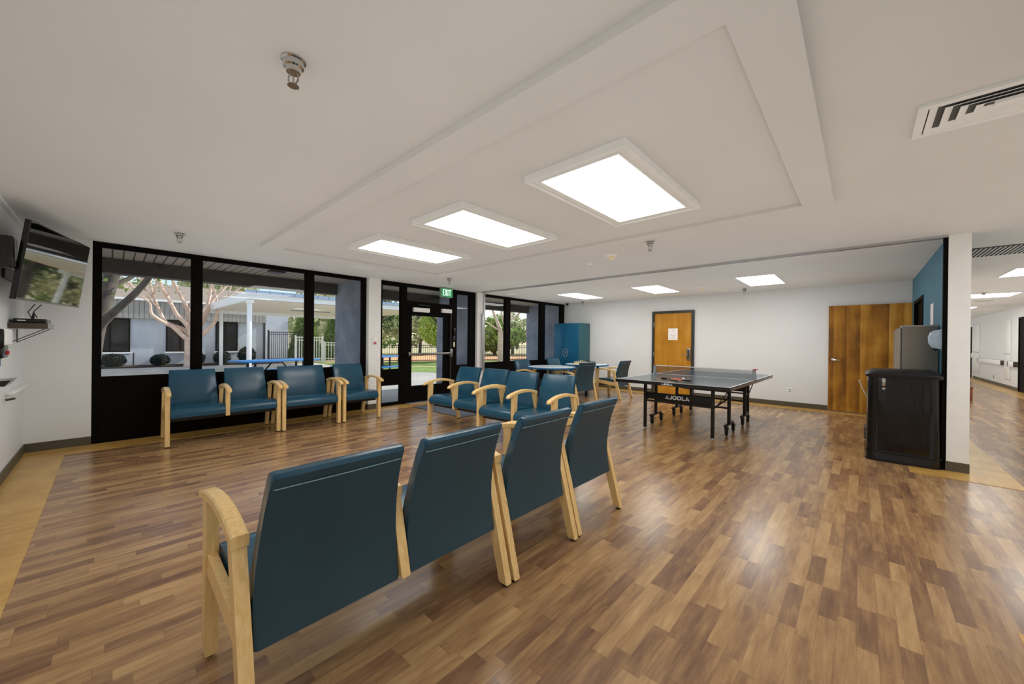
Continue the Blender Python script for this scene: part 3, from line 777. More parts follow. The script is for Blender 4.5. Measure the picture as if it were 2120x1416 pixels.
MB().box(-.446, .446, .994, 1.006, .455, .553, .003).build('skirt_panel', 'black', T)
def joola(b, x, z, h, y):
    """triangle emblem then the letters J O O L A as flat plates; front towards -y"""
    d = .0015; w = h*.24
    P = lambda pts: b.prism([(x+p[0]*h, z+p[1]*h) for p in pts], 1, y-d, y)
    def rr(x0, x1):        # rounded ring for O
        n = 20; o = []; i_ = []
        cx, cz, rx, rz = (x0+x1)/2, .5, (x1-x0)/2, .5
        for k in range(n):
            a = 2*pi*k/n; e = .62
            sg = lambda v: (abs(v)**e)*(1 if v >= 0 else -1)
            o.append((cx+rx*sg(cos(a)), cz+rz*sg(sin(a)))); i_.append((cx+(rx-.24)*sg(cos(a)), cz+(rz-.24)*sg(sin(a))))
        for k in range(n):
            j = (k+1) % n; P([o[k], o[j], i_[j], i_[k]])
    # emblem: leaning triangle with a bar cut
    P([(0, 0), (.22, 0), (.62, .78), (.52, 1)]); P([(.52, 1), (.62, .78), (.92, .22), (1.1, 0)][:4]); P([(.34, 0), (1.1, 0), (.96, .22), (.45, .22)])
    x += h*1.15
    P([(.36, .24), (.36, 1), (.60, 1), (.60, .24)]); P([(0, 0), (.52, 0), (.60, .1), (.60, .24), (0, .24)]); x += h*.72
    rr(0, 1.05); x += h*1.15; rr(0, 1.05); x += h*1.17
    P([(0, 0), (.24, 0), (.24, 1), (0, 1)]); P([(.24, 0), (.78, 0), (.78, .24), (.24, .24)]); x += h*.84
    P([(0, 0), (.26, 0), (.62, .74), (.52, 1)]); P([(.52, 1), (.62, .74), (.84, 0), (1.1, 0)]); P([(.36, .16), (.80, .16), (.73, .34), (.45, .34)])
b = MB(); joola(b, -.165, .478, .055, -1.0065); b.build('lettering', 'ttline', skirt, smooth=0)
rail = [o for o in T.children if o.name.startswith('end_rail')][0]
b = MB(); joola(b, -.075, ZT-.036, .024, -HL-.0045); b.build('lettering', 'ttline', rail, smooth=0)
# net: clamps on the table, so it is a thing of its own
N_ = thing('ping_pong_net', 'pale ping-pong net with red-topped grey end posts across the dark table', 'net', (-1.89, 6.51, ZT+.001), -.013)
for sx in (-1, 1):
    x = sx*.745
    MB().lathe([(.030, 0), (.027, .06), (.022, .145), (0, .147)], (x, 0, 0), 18).build('net_post', 'grey', N_)
    b = MB(); b.box(x-.026, x+.026, -.012, .012, .146, .158, .005).box(x+sx*.01-.012, x+sx*.05, -.008, .008, .155, .166, .003, T=None) if sx > 0 else b.box(x-.026, x+.026, -.012, .012, .146, .158, .005)
    b.build('post_cap', 'red', N_)
MB().box(-.72, .72, -.0008, .0008, .004, .138).build('net_mesh', 'netm', N_, smooth=0)
MB().box(-.72, .72, -.0018, .0018, .138, .150).build('net_tape', 'ttline', N_, smooth=0)
MB().box(-.72, .72, -.0015, .0015, 0, .005).build('net_tape', 'ttline', N_, smooth=0)
# bats and ball
def paddle(loc, rz, col, label, tilt=0):
    t = thing('ping_pong_paddle', label, 'paddle', loc, 0, 'paddles on the ping-pong table', rot=(tilt, 0, rz))
    b = MB(); n = 24
    out = [(.075*cos(2*pi*k/n), .08*sin(2*pi*k/n)) for k in range(n)]
    b.prism(out, 2, 0, .006); bl = b.build('blade', 'maple', t)
    MB().prism([(p[0]*.98, p[1]*.98) for p in out], 2, .006, .009).build('rubber_sheet', col, bl)
    MB().prism([(-.012, -.19), (.012, -.19), (.014, -.17), (.011, -.08), (.02, -.068), (-.02, -.068), (-.011, -.08), (-.014, -.17)], 2, -.008, .012, bev=.003).build('handle', 'blackp', t)
paddle((-1.99, 5.56, ZT+.0095), -1.9, 'rubber', 'black-faced paddle on the left of the pair on the ping-pong table')
paddle((-1.90, 5.50, ZT+.020), 1.5, 'red', 'red-faced paddle overlapping the black one on the ping-pong table', .045)
tag(MB().lathe([(0, -.02)]+[(.02*sin(a*pi/10), -.02*cos(a*pi/10)) for a in range(1, 10)]+[(0, .02)], (-1.86, 5.63, ZT+.0205), 16).build('ping_pong_ball', 'white'), 'white ball beside the paddles on the ping-pong table', 'ball')

# ================================================================== CABINETS, BIN
t = thing('tall_cabinet', 'tall blue ribbed metal cabinet in the far window corner with a round emblem', 'cabinet', (-6.24, 9.285, 0), -.02)
MB().box(-.44, .44, -.28, .29, 0, 1.83, .006).build('body', 'panelcabs', t)
dr = MB().box(-.425, .425, -.292, -.28, .03, 1.81, .004).build('door', 'panelcab', t)
b = MB()
for k in range(28):
    a, c = 2*pi*k/28, 2*pi*(k+1)/28
    w = lambda q: .010+.008*abs(cos(q*.5+.6))
    b.prism([(.095*cos(a), .125*sin(a)), (.095*cos(c), .125*sin(c)), ((.095-w(c))*cos(c), (.125-w(c))*sin(c)), ((.095-w(a))*cos(a), (.125-w(a))*sin(a))], 1, -.297, -.292, T=Matrix.Translation((-.02, 0, .98)))
b.prism([(-.012, -.05), (.012, -.05), (.016, .03), (0, .055), (-.016, .03)], 1, -.297, -.292, T=Matrix.Translation((-.015, 0, .985)))
b.build('emblem', 'alu', dr, smooth=0)
MB().lathe([(.02, 0), (.02, .015), (0, .018)], n=14, T=Matrix.Translation((0, -.292, .76)) @ Matrix.Rotation(pi/2, 4, 'X')).build('lock', 'chrome', dr)
t = thing('metal_cabinet', 'shallow grey metal cabinet against the blue wall behind the black bin', 'cabinet', (.366, 6.47, 0))
MB().box(0, .293, 0, 1.15, 0, 1.52, .004).build('body', 'cabinet', t)
for k in range(2):
    d = MB().box(-.018, -.002, .012+k*.565, .572+k*.565, .05, 1.50, .004).build('door', 'cabinet', t)
    MB().box(-.035, -.018, .50+k*.09, .515+k*.09, .80, .95, .004).build('handle', 'steel', d)
MB().box(-.02, .293, -.004, .004, 1.515, 1.53).build('edge_trim', 'steel', t, smooth=0)

t = thing('waste_bin', 'large black ribbed plastic bin with angled lid standing against the white pier', 'bin', (.345, 6.13, 0))
def oct_(hx, hy, c): return [(-hx, -hy+c), (-hx+c, -hy), (hx-c, -hy), (hx, -hy+c), (hx, hy-c), (hx-c, hy), (-hx+c, hy), (-hx, hy-c)]
def octr(hx, hy, c, n=4):
    pts = []
    for (sx, sy, a0) in ((-1, -1, pi), (1, -1, 1.5*pi), (1, 1, 0), (-1, 1, .5*pi)):
        for k in range(n+1):
            a = a0+k*pi/2/n; pts.append((sx*(hx-c)+c*cos(a), sy*(hy-c)+c*sin(a)))
    return pts
b = MB(); secs = []
for z, dx in ((.0, .0), (.10, .0), (.105, -.004), (.60, -.010), (.93, -.012), (.935, -.012)):
    secs.append([(p[0], p[1], z) for p in octr(.29+dx, .285+dx, .085)])
b.loft(secs); body = b.build('body', 'blackp', t, 40)
b = MB()
for z0, z1, e in ((.10, .112, .008), (.0, .018, .006)):
    b.loft([[(p[0], p[1], z) for p in octr(.29+e, .285+e, .085)] for z in (z0, z1)])
b.build('base_rim', 'blackp', t, 40)
dr = MB().box(-.195, .195, -.293, -.272, .13, .925, .006).build('door', 'blackp', t)
b = MB()
for k in range(20):
    x = -.125+.28*k/19; b.tube([(x, -.294, .22), (x, -.294, .905)], .005, 6)
b.build('ribs', 'black', dr)
MB().box(-.165, -.135, -.30, -.29, .84, .925, .004).build('latch', 'chrome', dr)
MB().lathe([(.014, 0), (.014, .012), (0, .014)], n=12, T=Matrix.Translation((-.15, -.292, .81)) @ Matrix.Rotation(pi/2, 4, 'X')).build('lock', 'chrome', dr)
b = MB(); secs = []
for z, hx, hy in ((.935, .296, .292), (.965, .300, .296), (.985, .285, .280), (1.015, .235, .23)):
    secs.append([(p[0], p[1], z) for p in octr(hx, hy, .085)])
b.loft(secs); b.build('lid', 'black', t, 40)
for z in (.20, .25, .30): MB().box(-.305, -.288, -.15, .15, z, z+.025, .004).build('side_vent', 'dgrey', t)
MB().loft([[(-.292, -.12, .70), (-.288, -.12, .70), (-.288, .12, .70), (-.292, .12, .70)], [(-.36, -.10, .86), (-.357, -.10, .86), (-.357, .10, .86), (-.36, .10, .86)]]) 
b = MB(); b.loft([[(-.292, -.12, .70), (-.287, -.12, .70), (-.287, .12, .70), (-.292, .12, .70)], [(-.355, -.10, .87), (-.350, -.10, .87), (-.350, .10, .87), (-.355, .10, .87)]])
b.build('chute_flap', 'white', t, smooth=0)

# dispenser and paper on the blue wall
t = thing('soap_dispenser', 'clear-fronted white dispenser mounted on the blue wall above the black bin', 'dispenser', (.665, 6.16, 1.36))
MB().box(-.018, 0, -.075, .075, -.115, .115, .006).build('backplate', 'blackp', t)
b = MB(); secs = []
for z, d in ((-.105, .035), (-.09, .075), (-.04, .098), (.03, .102), (.075, .088), (.10, .055), (.108, .02)):
    n = 12; secs.append([(-.018-d*sin(pi*k/(n-1)), .07*-cos(pi*k/(n-1)), z) for k in range(n)])
b.loft(secs); b.build('cover', 'pblue', t, 50)
MB().prism([(-.06, -.125), (-.10, -.10), (-.03, -.10)], 1, -.025, .025).build('nozzle', 'blackp', t, smooth=0)
o = MB().box(.662, .665, 6.985, 7.235, 1.555, 1.825).build('paper_notice', 'paper', smooth=0)
tag(o, 'white paper notice taped to the blue wall above the grey cabinet', 'notice')
# notice on the wooden door
t = thing('door_notice', 'small white printed notice taped to the wooden door', 'notice', (-3.425, YB-.0215, 1.51))
MB().box(-.115, .115, -.001, .001, -.145, .145).build('sheet', 'paper', t, smooth=0)
b = MB()
for z, x0, x1 in ((.10, -.02, .03), (-.025, -.07, .07), (-.10, -.09, .09)): b.box(x0, x1, -.0016, -.001, z-.004, z+.004)
b.build('print', 'ink', t, smooth=0)
MB().box(-.05, .05, -.0016, -.001, -.066, -.058).build('print', 'inkr', t, smooth=0)
def outlet(loc, rz, label):
    t = thing('wall_outlet', label, 'outlet', loc, rz, 'wall outlets')
    MB().box(-.036, .036, -.006, 0, -.058, .058, .002).build('faceplate', 'white', t)
    for z in (-.02, .02): MB().box(-.016, .016, -.0075, -.005, z-.013, z+.013, .002).build('socket', 'grey', t)
outlet((-1.058, YB, .337), 0, 'white wall outlet low on the back wall right of the ping-pong table')
outlet((3.35, 20.58, .25), pi/2, 'wall outlet low on the corridor wall')

# ================================================================== WINDOW COLUMN, LEFT WALL
t = thing('fire_alarm_pull', 'red and white fire alarm pull station on the white column left of the door', 'fire alarm', (-6.623, 3.345, 1.265), pi/2)
MB().box(-.04, .04, -.028, 0, -.062, .062, .006).build('housing', 'white', t)
MB().box(-.028, .028, -.032, -.026, -.054, -.014, .003).build('red_panel', 'redp', t)
MB().box(-.026, .026, -.044, -.028, .004, .018, .004).build('pull_handle', 'white', t)
t = thing('card_reader', 'black card reader on the frame right of the glass door', 'card reader', (XW, 5.29, 1.43), pi/2)
MB().box(-.028, .028, -.025, 0, -.02, .15, .006).build('reader', 'blackp', t)
MB().box(-.026, .026, -.02, 0, -.14, -.03, .006).build('keypad', 'dgrey', t)
MB().box(-.02, .02, -.012, 0, -.28, -.17, .004).build('switch_plate', 'cream', t)

# television
tvc, tvyaw, tvtilt, tvroll = Vector((-5.759, -.355, 1.945)), 1.319, .127, .009
n = Vector((cos(tvyaw)*cos(tvtilt), sin(tvyaw)*cos(tvtilt), -sin(tvtilt)))
r = Vector((0, 0, 1)).cross(n).normalized(); u = n.cross(r)
r, u = r*cos(tvroll)+u*sin(tvroll), u*cos(tvroll)-r*sin(tvroll)
tv = thing('television', 'flat black glossy television tilted down on the left wall', 'television')
tv.matrix_world = Matrix(((r.x, u.x, n.x, tvc.x), (r.y, u.y, n.y, tvc.y), (r.z, u.z, n.z, tvc.z), (0, 0, 0, 1)))
MB().box(-.61, .61, -.343, .343, -.035, -.002, .004).build('casing', 'blackp', tv)
b = MB(); b.box(-.598, .598, -.325, .331, -.003, .0005); b.build('screen', 'screen', tv, smooth=0)
MB().box(-.60, .60, -.341, -.328, -.002, .002).build('lower_bezel', 'steel', tv, smooth=0)
MB().box(-.30, .30, -.20, .20, -.065, -.034, .006).build('rear_housing', 'black', tv)
t = thing('tv_bracket', 'black steel wall bracket behind the television', 'bracket', (-5.70, YL, 1.95))
MB().box(-.25, .25, 0, .02, -.15, .15).build('wall_plate', 'black', t, smooth=0)
b = MB(); b.tube([(.0, .02, 0), (.10, .09, 0), (.02, .15, 0)], .022, 8); b.build('arm', 'black', t)
MB().box(.40, .62, .02, .10, -.10, .16, .008).build('cable_box', 'blackp', t)
# shelf with recorder
t = thing('wall_shelf', 'dark wall shelf on wire brackets under the television', 'shelf', (-6.015, YL, 1.39))
MB().box(-.275, .275, 0, .235, -.026, .026, .003).build('board', 'brownsh', t)
MB().box(-.275, .275, .235, .238, -.026, .026).build('front_edge', 'alu', t, smooth=0)
for x in (-.20, .20):
    b = MB(); b.tube([(x, .006, -.03), (x, .006, -.165)], .004, 6).tube([(x, .008, -.16), (x, .21, -.03)], .004, 6); b.build('bracket', 'dgrey', t)
t = thing('recorder_box', 'flat black recorder lying on the shelf under the television', 'recorder', (-6.0, YL+.12, 1.417))
MB().box(-.22, .22, -.095, .10, 0, .04, .004).build('casing', 'blackp', t)
MB().box(.22, .222, -.07, -.02, .018, .026).build('indicator_lights', 'white', t, smooth=0)
b = MB()
b.tube([(-5.98, -.50, 1.47), (-5.95, -.52, 1.53), (-5.92, -.47, 1.60)], .004, 6).tube([(-5.85, -.52, 1.457), (-5.80, -.54, 1.52), (-5.83, -.50, 1.60)], .004, 6)
b.tube([(-5.9, -.52, 1.455), (-5.91, -.515, 1.52)], [.012, .006], 8)
tag(b.build('tv_cables', 'black'), 'thin black cables hanging between the television and the recorder', 'cable')
# ledge and dispenser at the left edge
t = thing('wall_ledge', 'white narrow ledge along the left wall below the shelf', 'ledge', (-5.65, YL, .765))
MB().box(-1.0, 0, 0, .052, -.012, .012, .003).build('board', 'trimw', t)
b = MB(); b.tube([(.06, .01, -.05), (.06, .06, -.04), (.12, .06, -.035)], .01, 8); b.build('hook', 'brownsh', t)
t = thing('sanitizer_station', 'dark wall dispenser with pale cover and drip tray at the left picture edge', 'dispenser', (-4.5, YL, 1.2))
MB().box(-.29, 0, 0, .135, .02, .145, .018).build('cover', 'white', t)
MB().box(-.012, .012, 0, .128, .0, .14, .01).build('side_panel', 'blackp', t)
MB().box(-.24, -.01, .0, .12, -.075, .02, .012).build('lower_body', 'blackp', t)
MB().box(-.20, -.17, .05, .13, -.05, -.02, .004).build('button', 'red', t)
b = MB(); b.tube([(-.08, .09, -.07), (-.08, .09, -.13)], .014, 10); b.build('nozzle', 'tableedge', t)
MB().box(-.13, -.01, 0, .012, -.26, -.06).build('backplate', 'blackp', t, smooth=0)
b = MB(); b.loft([[(-.26, 0, -.27), (.0, 0, -.27), (.0, .13, -.275), (-.26, .13, -.275)], [(-.27, 0, -.24), (.01, 0, -.24), (.01, .16, -.23), (-.27, .16, -.23)]])
b.build('drip_tray', 'blackp', t, smooth=0)
# floor mat
o = MB().box(0, 1.42, -.32, .55, 0, .010, .004).build('floor_mat', 'mat'); o.location = (-6.30, 4.30, .003); o.rotation_euler = (0, 0, .02)
tag(o, 'grey rectangular entrance mat on the floor inside the glass door', 'mat')

# ================================================================== CORRIDOR THINGS
def panel(y0, y1, label):
    t = thing('wall_panel', label, 'wall panel', (3.35, (y0+y1)/2, 0), 0, 'tall white corridor panels')
    h = (y1-y0)/2
    MB().box(-.03, 0, -h, h, .29, 2.12, .004).build('board', 'trimw', t)
    MB().box(-.036, -.028, -h, h, 1.05, 1.07).build('joint', 'grey', t, smooth=0)
panel(18.59, 19.2, 'tall white panel on the corridor wall between the two handrails')
panel(22.62, 23.66, 'tall white panel on the corridor wall beside the far dark door')
def handrail(y0, y1, label):
    t = thing('handrail', label, 'handrail', (3.35, (y0+y1)/2, .77), 0, 'corridor handrails')
    h = (y1-y0)/2
    MB().box(-.08, -.035, -h, h, -.075, .075, .012).build('rail', 'white', t)
    for y in (-h, h): MB().box(-.085, 0, y-.03, y+.03, -.078, .078, .01).build('end_cap', 'brownsh', t)
handrail(19.28, 22.5, 'longer white corridor handrail between the tall panels')
handrail(17.93, 18.53, 'short white corridor handrail next to the near dark door')
t = thing('wooden_bench', 'brown wooden bench end standing out past the white pier in the corridor', 'bench', (1.31, 14.05, 0))
MB().box(-.55, .64, -.25, .25, .28, .335, .008).build('seat', 'brownwood', t)
for x in (-.50, .585): MB().box(x-.04, x+.05, -.24, .24, 0, .28, .004).build('leg', 'brownwood', t)
t = thing('wall_phone', 'small white box on the corridor wall beside the far dark door', 'box', (3.33, 23.62, .92))
MB().box(-.05, 0, -.09, .09, -.09, .09, .01).build('casing', 'white', t)

# ================================================================== OUTDOORS
rng = random.Random(7)
GZ = -.02
struct('ground', MB().box(-70, -6.9, -40, 75, -.3, GZ), 'sand', smooth=0)
struct('paving', MB().box(-22.3, -6.9, -14, 7.6, GZ, GZ+.015).box(-10.6, -6.9, 7.6, 13, GZ, GZ+.015).prism([(-22.3, 7.6), (-14.4, 7.6), (-13.0, 8.7), (-10.6, 9.4), (-10.6, 7.6)][:5], 2, GZ, GZ+.015), 'pave', smooth=0)
struct('planting_bed', MB().box(-24, -22.3, -14, 6.2, GZ, GZ+.06), 'mulch', smooth=0)
b = MB(); b.prism([(-14.4, 7.65), (-13.0, 8.75), (-10.6, 9.45), (-10.6, 13), (-6.9, 13), (-6.9, 30), (-15.6, 22.5), (-19.6, 12.6), (-21.5, 8.2), (-22.3, 7.65)], 2, GZ, GZ+.02)
struct('lawn', b, 'lawn', smooth=0)
struct('footpath', MB().prism([(-17.3, 9.6), (-16.8, 9.3), (-7, 15.4), (-7, 16.2)], 2, GZ+.02, GZ+.03), 'sand', smooth=0)
struct('dirt_strip', MB().prism([(-24, 9), (-20.3, 12.6), (-16.4, 22.4), (-20, 26), (-30, 14)], 2, GZ, GZ+.03), 'clay', smooth=0)

# eave of our own building
struct('eave_soffit', MB().box(-8.35, -6.80, -6, 22, 2.47, 2.56), 'soffit', smooth=0)
struct('eave_beam', MB().box(-8.45, -8.2, -6, 22, 2.25, 2.70), 'fascia', smooth=0)
struct('eave_roof', MB().box(-8.5, -6.6, -6, 22, 2.70, 2.82), 'roof', smooth=0)
for k, (y, l) in enumerate(((3.30, 'stucco fin'), (5.95, ''), (9.62, ''), (-.85, ''))):
    struct('pier_wall', MB().box(-8.3, -6.86, y, y+.17, GZ, 2.47), 'stucco', smooth=0)
t = thing('soffit_light', 'small dark box light under the outdoor eave outside the middle pane', 'light', (-7.45, 1.96, 2.47))
MB().box(-.09, .09, -.12, .12, -.035, 0, .006).build('housing', 'black', t)
t = thing('floodlight', 'small angled floodlight under the eave outside the far window', 'light', (-8.0, 8.35, 2.47))
MB().box(-.03, .03, -.04, .04, -.16, 0, T=Matrix.Rotation(.4, 4, 'X')).build('bracket', 'grey', t, smooth=0)
MB().box(-.06, .06, -.09, .09, -.24, -.13, .008).build('head', 'black', t)

# ---- building across the court
B_ = thing('low_building', 'single-storey pale grey building with grey siding band across the court', 'building', (-24, 0, 0))
MB().box(-6, 0, -14, 5.78, GZ, 2.14).build('wall', 'bldg', B_, smooth=0)
MB().box(-6, .25, -14, 5.78, 2.14, 2.95).build('siding_band', 'siding', B_, smooth=0)
MB().box(-.1, .36, -14, 5.85, 2.95, 3.05).build('gutter', 'canopyw', B_, smooth=0)
MB().prism([(.32, 3.05), (-3.2, 4.1), (-6.4, 3.05)], 1, -14, 5.9).build('roof', 'roof', B_, smooth=0)
MB().box(-8, -1.2, 5.78, 7.25, GZ, 3.6).build('side_wing', 'bldg', B_, smooth=0)
MB().box(.0, .04, 5.70, 5.80, GZ, 2.14).build('corner_post', 'dgrey', B_, smooth=0)
for y0, y1, ym in ((-.62, .59, -.03), (1.77, 2.85, 2.28), (3.62, 4.55, 4.02)):
    f = MB().rect_ring(0, .06, 0, 1, .05, 0, 1) if False else MB()
    f.box(0, .05, y0, y0+.06, .62, 2.12).box(0, .05, y1-.06, y1, .62, 2.12).box(0, .05, y0+.06, y1-.06, 2.06, 2.12).box(0, .05, y0+.06, y1-.06, .62, .68).box(0, .05, ym-.035, ym+.035, .68, 2.06)
    w = f.build('window', 'frame', B_, smooth=0)
    MB().box(.005, .02, y0+.06, y1-.06, .68, 2.06).build('pane', 'winglass', w, smooth=0)
    MB().box(-.02, .10, y0-.04, y1+.04, .55, .62).build('window_ledge', 'canopyw', w, smooth=0)
MB().tube([(.08, .70, GZ), (.08, .70, .60)], .025, 6).build('downpipe', 'dgrey', B_)
# bushes in the bed
def bush(y, rx, h, l):
    t = thing('round_bush', l, 'bush', (-23.1, y, .04), 0, 'clipped dark bushes')
    b = MB(); leaves(b, rng, 900, (0, 0, h*.5), (.42, rx, h*.52), .10, .8); b.build('foliage', 'bush', t, smooth=0)
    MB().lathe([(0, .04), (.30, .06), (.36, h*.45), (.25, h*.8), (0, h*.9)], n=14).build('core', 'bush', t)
bush(.07, .40, .52, 'round dark bush below the leftmost window of the far building')
bush(1.52, .33, .48, 'round dark bush between the first two windows of the far building')
bush(2.75, .36, .55, 'dark bush behind the pink-barked tree trunk')
bush(3.75, .34, .60, 'dark leafy bush left of the near canopy post')
bush(4.78, .40, .80, 'largest round dark bush, right of the near canopy post')

# ---- patio canopy
CNY = thing('patio_canopy', 'white flat-roofed patio canopy with blue-grey metal edge over the court', 'canopy', (-18.8, 8.6, 0))
# local: x -3.4..3.4, y -5.45..7
MB().box(-3.35, 3.35, -5.35, 1.75, 2.62, 2.70).build('underside', 'canopyu', CNY, smooth=0)
MB().box(-3.4, 3.4, -5.4, 1.8, 2.86, 2.92).build('roof', 'canopyr', CNY, smooth=0)
b = MB(); b.box(3.36, 3.46, -5.46, 1.85, 2.66, 2.90).box(-3.46, -3.36, -5.46, 1.85, 2.46, 2.88).box(-3.36, 3.36, -5.46, -5.36, 2.60, 2.90)
b.build('fascia', 'canopyw', CNY, smooth=0)
MB().box(3.44, 3.54, -5.5, 1.9, 2.84, 2.96).build('gutter', 'canopyr', CNY, smooth=0)
for x, y in ((3.30, -5.33), (-3.30, -5.05), (3.30, .8), (-3.30, 1.5)):
    p = MB().box(x-.065, x+.065, y-.065, y+.065, GZ, 2.64, .006).build('post', 'canopyw', CNY)
    MB().box(x-.11, x+.11, y-.11, y+.11, 2.52, 2.64, .01).build('post_cap', 'canopyw', p)
MB().box(-.35, -.15, -3.0, -1.3, 2.58, 2.62).build('strip_light', 'grey', CNY, smooth=0)
# ---- picnic tables
def picnic():
    t = thing('picnic_table', '', 'picnic table')
    MB().box(-.38, .38, -.96, .96, .715, .755, .01).build('tabletop', 'benchblue', t)
    for sx in (-1, 1):
        MB().box(sx*.72-.14, sx*.72+.14, -.92, .92, .42, .455, .01).build('bench_seat', 'benchblue', t)
    for sy in (-1, 1):
        b = MB()
        for sx in (-1, 1): b.tube([(sx*.16, sy*.62, .71), (sx*.16, sy*.62, .05)], .03, 8)
        b.tube([(-.74, sy*.62, .40), (.74, sy*.62, .40)], .025, 8); b.tube([(-.60, sy*.62, .03), (.60, sy*.62, .03)], .025, 8)
        b.build('leg_frame', 'fenceb', t)
        MB().tube([(0, sy*.62, .12), (0, sy*.12, .70)], .018, 6).build('brace', 'fenceb', t)
    return t
pt = picnic()
place(pt, True, (-11.1, 2.95, GZ+.015), .28, 'blue outdoor picnic table behind the waiting chairs\' window', 'blue picnic tables')
place(pt, False, (-11.7, 5.85, GZ+.015), .30, 'blue outdoor picnic table seen through the pane left of the glass door', 'blue picnic tables')
t = thing('concrete_planter', 'low grey concrete planter around the leaning tree below the left window', 'planter', (-11.2, -.65, GZ))
MB().rect_ring(-1.6, 1.5, -1.5, 1.50, .18, 0, .52).box(-1.42, 1.32, .40, 1.32, 0, .52).build('wall', 'planter', t, smooth=0)
MB().box(-1.42, 1.32, -1.32, .40, .30, .44).build('soil', 'mulch', t, smooth=0)
# ---- fences
def fence(name, label, p, q, h, n, mat, group, pw=.018, rails=(.12, .82, .96), posts=3):
    d = Vector((q[0]-p[0], q[1]-p[1], 0)); L = d.length
    t = thing(name, label, 'fence', (p[0], p[1], GZ), math.atan2(d.y, d.x), group)
    for r_ in rails: MB().box(0, L, -.018, .018, r_*h-.018, r_*h+.018).build('rail', mat, t, smooth=0)
    for k in range(posts):
        x = L*k/(posts-1); MB().box(x-.03, x+.03, -.03, .03, 0, h*1.04).build('post', mat, t, smooth=0)
    b = MB()
    for k in range(n):
        x = L*(k+.5)/n; b.box(x-pw/2, x+pw/2, -pw/2, pw/2, .05, h)
    b.build('pickets', mat, t, smooth=0)
    return t
fence('metal_fence', 'tall black picket fence panel beside the far building', (-23.6, 5.85), (-23.6, 7.35), 1.72, 15, 'fenceb', 'picket fences', .022, (.12, .90, .97), 2)
fence('metal_gate', 'white picket gate panel in front of the dark conical evergreens', (-22.0, 6.70), (-22.0, 8.08), 1.45, 11, 'fencew', 'picket fences', .03, (.17, .86, .97), 2)
fence('metal_fence', 'lower white picket fence right of the white gate', (-22.0, 8.16), (-21.4, 10.4), 1.15, 16, 'fencew', 'picket fences', .028, (.2, .86, .97), 3)
fence('metal_fence', 'long low black picket fence across the lawn', (-20.9, 9.4), (-15.4, 22.6), 1.05, 110, 'fenceb', 'picket fences', .016, (.1, .84, .96), 7)

# ---- trees
def limb(b, pts, r0, r1, n=8):
    P = [Vector(p) for p in pts]; path = []; 
    for i in range(len(P)-1):
        for k in range(4):
            t = k/4; a = P[max(i-1, 0)]; p0, p1 = P[i], P[i+1]; c = P[min(i+2, len(P)-1)]
            path.append(.5*((2*p0)+(p1-a)*t+(2*a-5*p0+4*p1-c)*t*t+(3*p0-a-3*p1+c)*t**3))
    path.append(P[-1]); m = len(path)-1
    b.tube(path, [r0+(r1-r0)*k/m for k in range(m+1)], n)
    return path
def twigs(b, path, r, depth, length, up=.4, n=2):
    if depth == 0: return
    for _ in range(n):
        p = path[int(len(path)*(.45+.54*rng.random())) if len(path) > 3 else -1]
        d = (path[-1]-path[0]).normalized()+Vector((rng.gauss(0, .5), rng.gauss(0, .5), rng.gauss(up*.5, .35))); d.normalize()
        q = p+d*length*.5+Vector((rng.gauss(0, .06), rng.gauss(0, .06), .02))*length; e = q+(d+Vector((0, rng.gauss(0, .3), up*.5))).normalized()*length*.5
        pp = limb(b, [p, q, e], r, r*.5, 5); twigs(b, pp, r*.55, depth-1, length*.65, up, n)
# pink-barked crape myrtle in the bed
t = thing('crape_myrtle', 'bare pink-barked multi-stemmed tree in front of the far building', 'tree', (-22.0, 2.5, GZ+.05))
b = MB(); X0, Y0 = 22.0, 2.5
def Lq(y, z, dx=0): return (dx, y*1.023-Y0, z+.0)
tr = limb(b, [(0, -.03, -.05), (0, -.02, .7), (0, -.04, 1.3)], .27, .23, 10)
br = [([(0, -.06, 1.1), Lq(2.16, 1.3, .1), Lq(1.80, 1.72, .2), Lq(1.58, 1.84, .3), Lq(1.13, 2.22, .5), Lq(1.06, 2.65, .6), Lq(.72, 3.0, .8)], .11, .03),
      ([(0, -.06, 1.25), Lq(2.2, 1.6, -.1), Lq(1.62, 1.9, -.1), Lq(1.40, 2.4, -.2), Lq(1.15, 3.3, -.3), Lq(1.0, 4.2, -.4)], .11, .03),
      ([(0, -.02, 1.25), Lq(2.26, 1.8, .2), Lq(1.9, 2.27, .3), Lq(1.64, 2.88, .4), Lq(1.4, 3.4, .5), Lq(1.2, 4.4, .6)], .12, .03),
      ([(0, 0, 1.25), Lq(2.36, 2.1, 0), Lq(2.2, 2.7, .1), Lq(2.0, 3.2, .1), Lq(1.73, 3.9, .1), Lq(1.6, 4.8, 0)], .12, .03),
      ([(0, 0, 1.2), Lq(2.5, 2.0, -.2), Lq(2.45, 2.8, -.4), Lq(2.55, 3.6, -.5), Lq(2.5, 4.8, -.6)], .12, .03),
      ([(0, .06, 1.1), Lq(2.80, 1.47, .1), Lq(3.05, 1.8, .2), Lq(3.21, 2.06, .2), Lq(3.28, 2.5, .3), Lq(3.6, 3.1, .4), Lq(4.2, 3.8, .5)], .11, .03),
      ([(0, .05, 1.2), Lq(2.84, 2.1, -.1), Lq(3.2, 3.1, -.2), Lq(3.7, 3.8, -.2), Lq(4.0, 4.6, -.3)], .10, .03),
      ([(0, .03, 1.2), Lq(2.75, 2.3, .3), Lq(2.95, 3.0, .4), Lq(3.03, 3.8, .5), Lq(3.3, 4.7, .6)], .10, .03)]
paths = [limb(b, p, a, c, 7) for p, a, c in br]
b.build('trunk', 'barkp', t, 60)
b = MB()
for p in paths: twigs(b, p[len(p)//4:], .042, 3, 1.25, .5, 4)
b.build('twigs', 'barkp', t, 60)
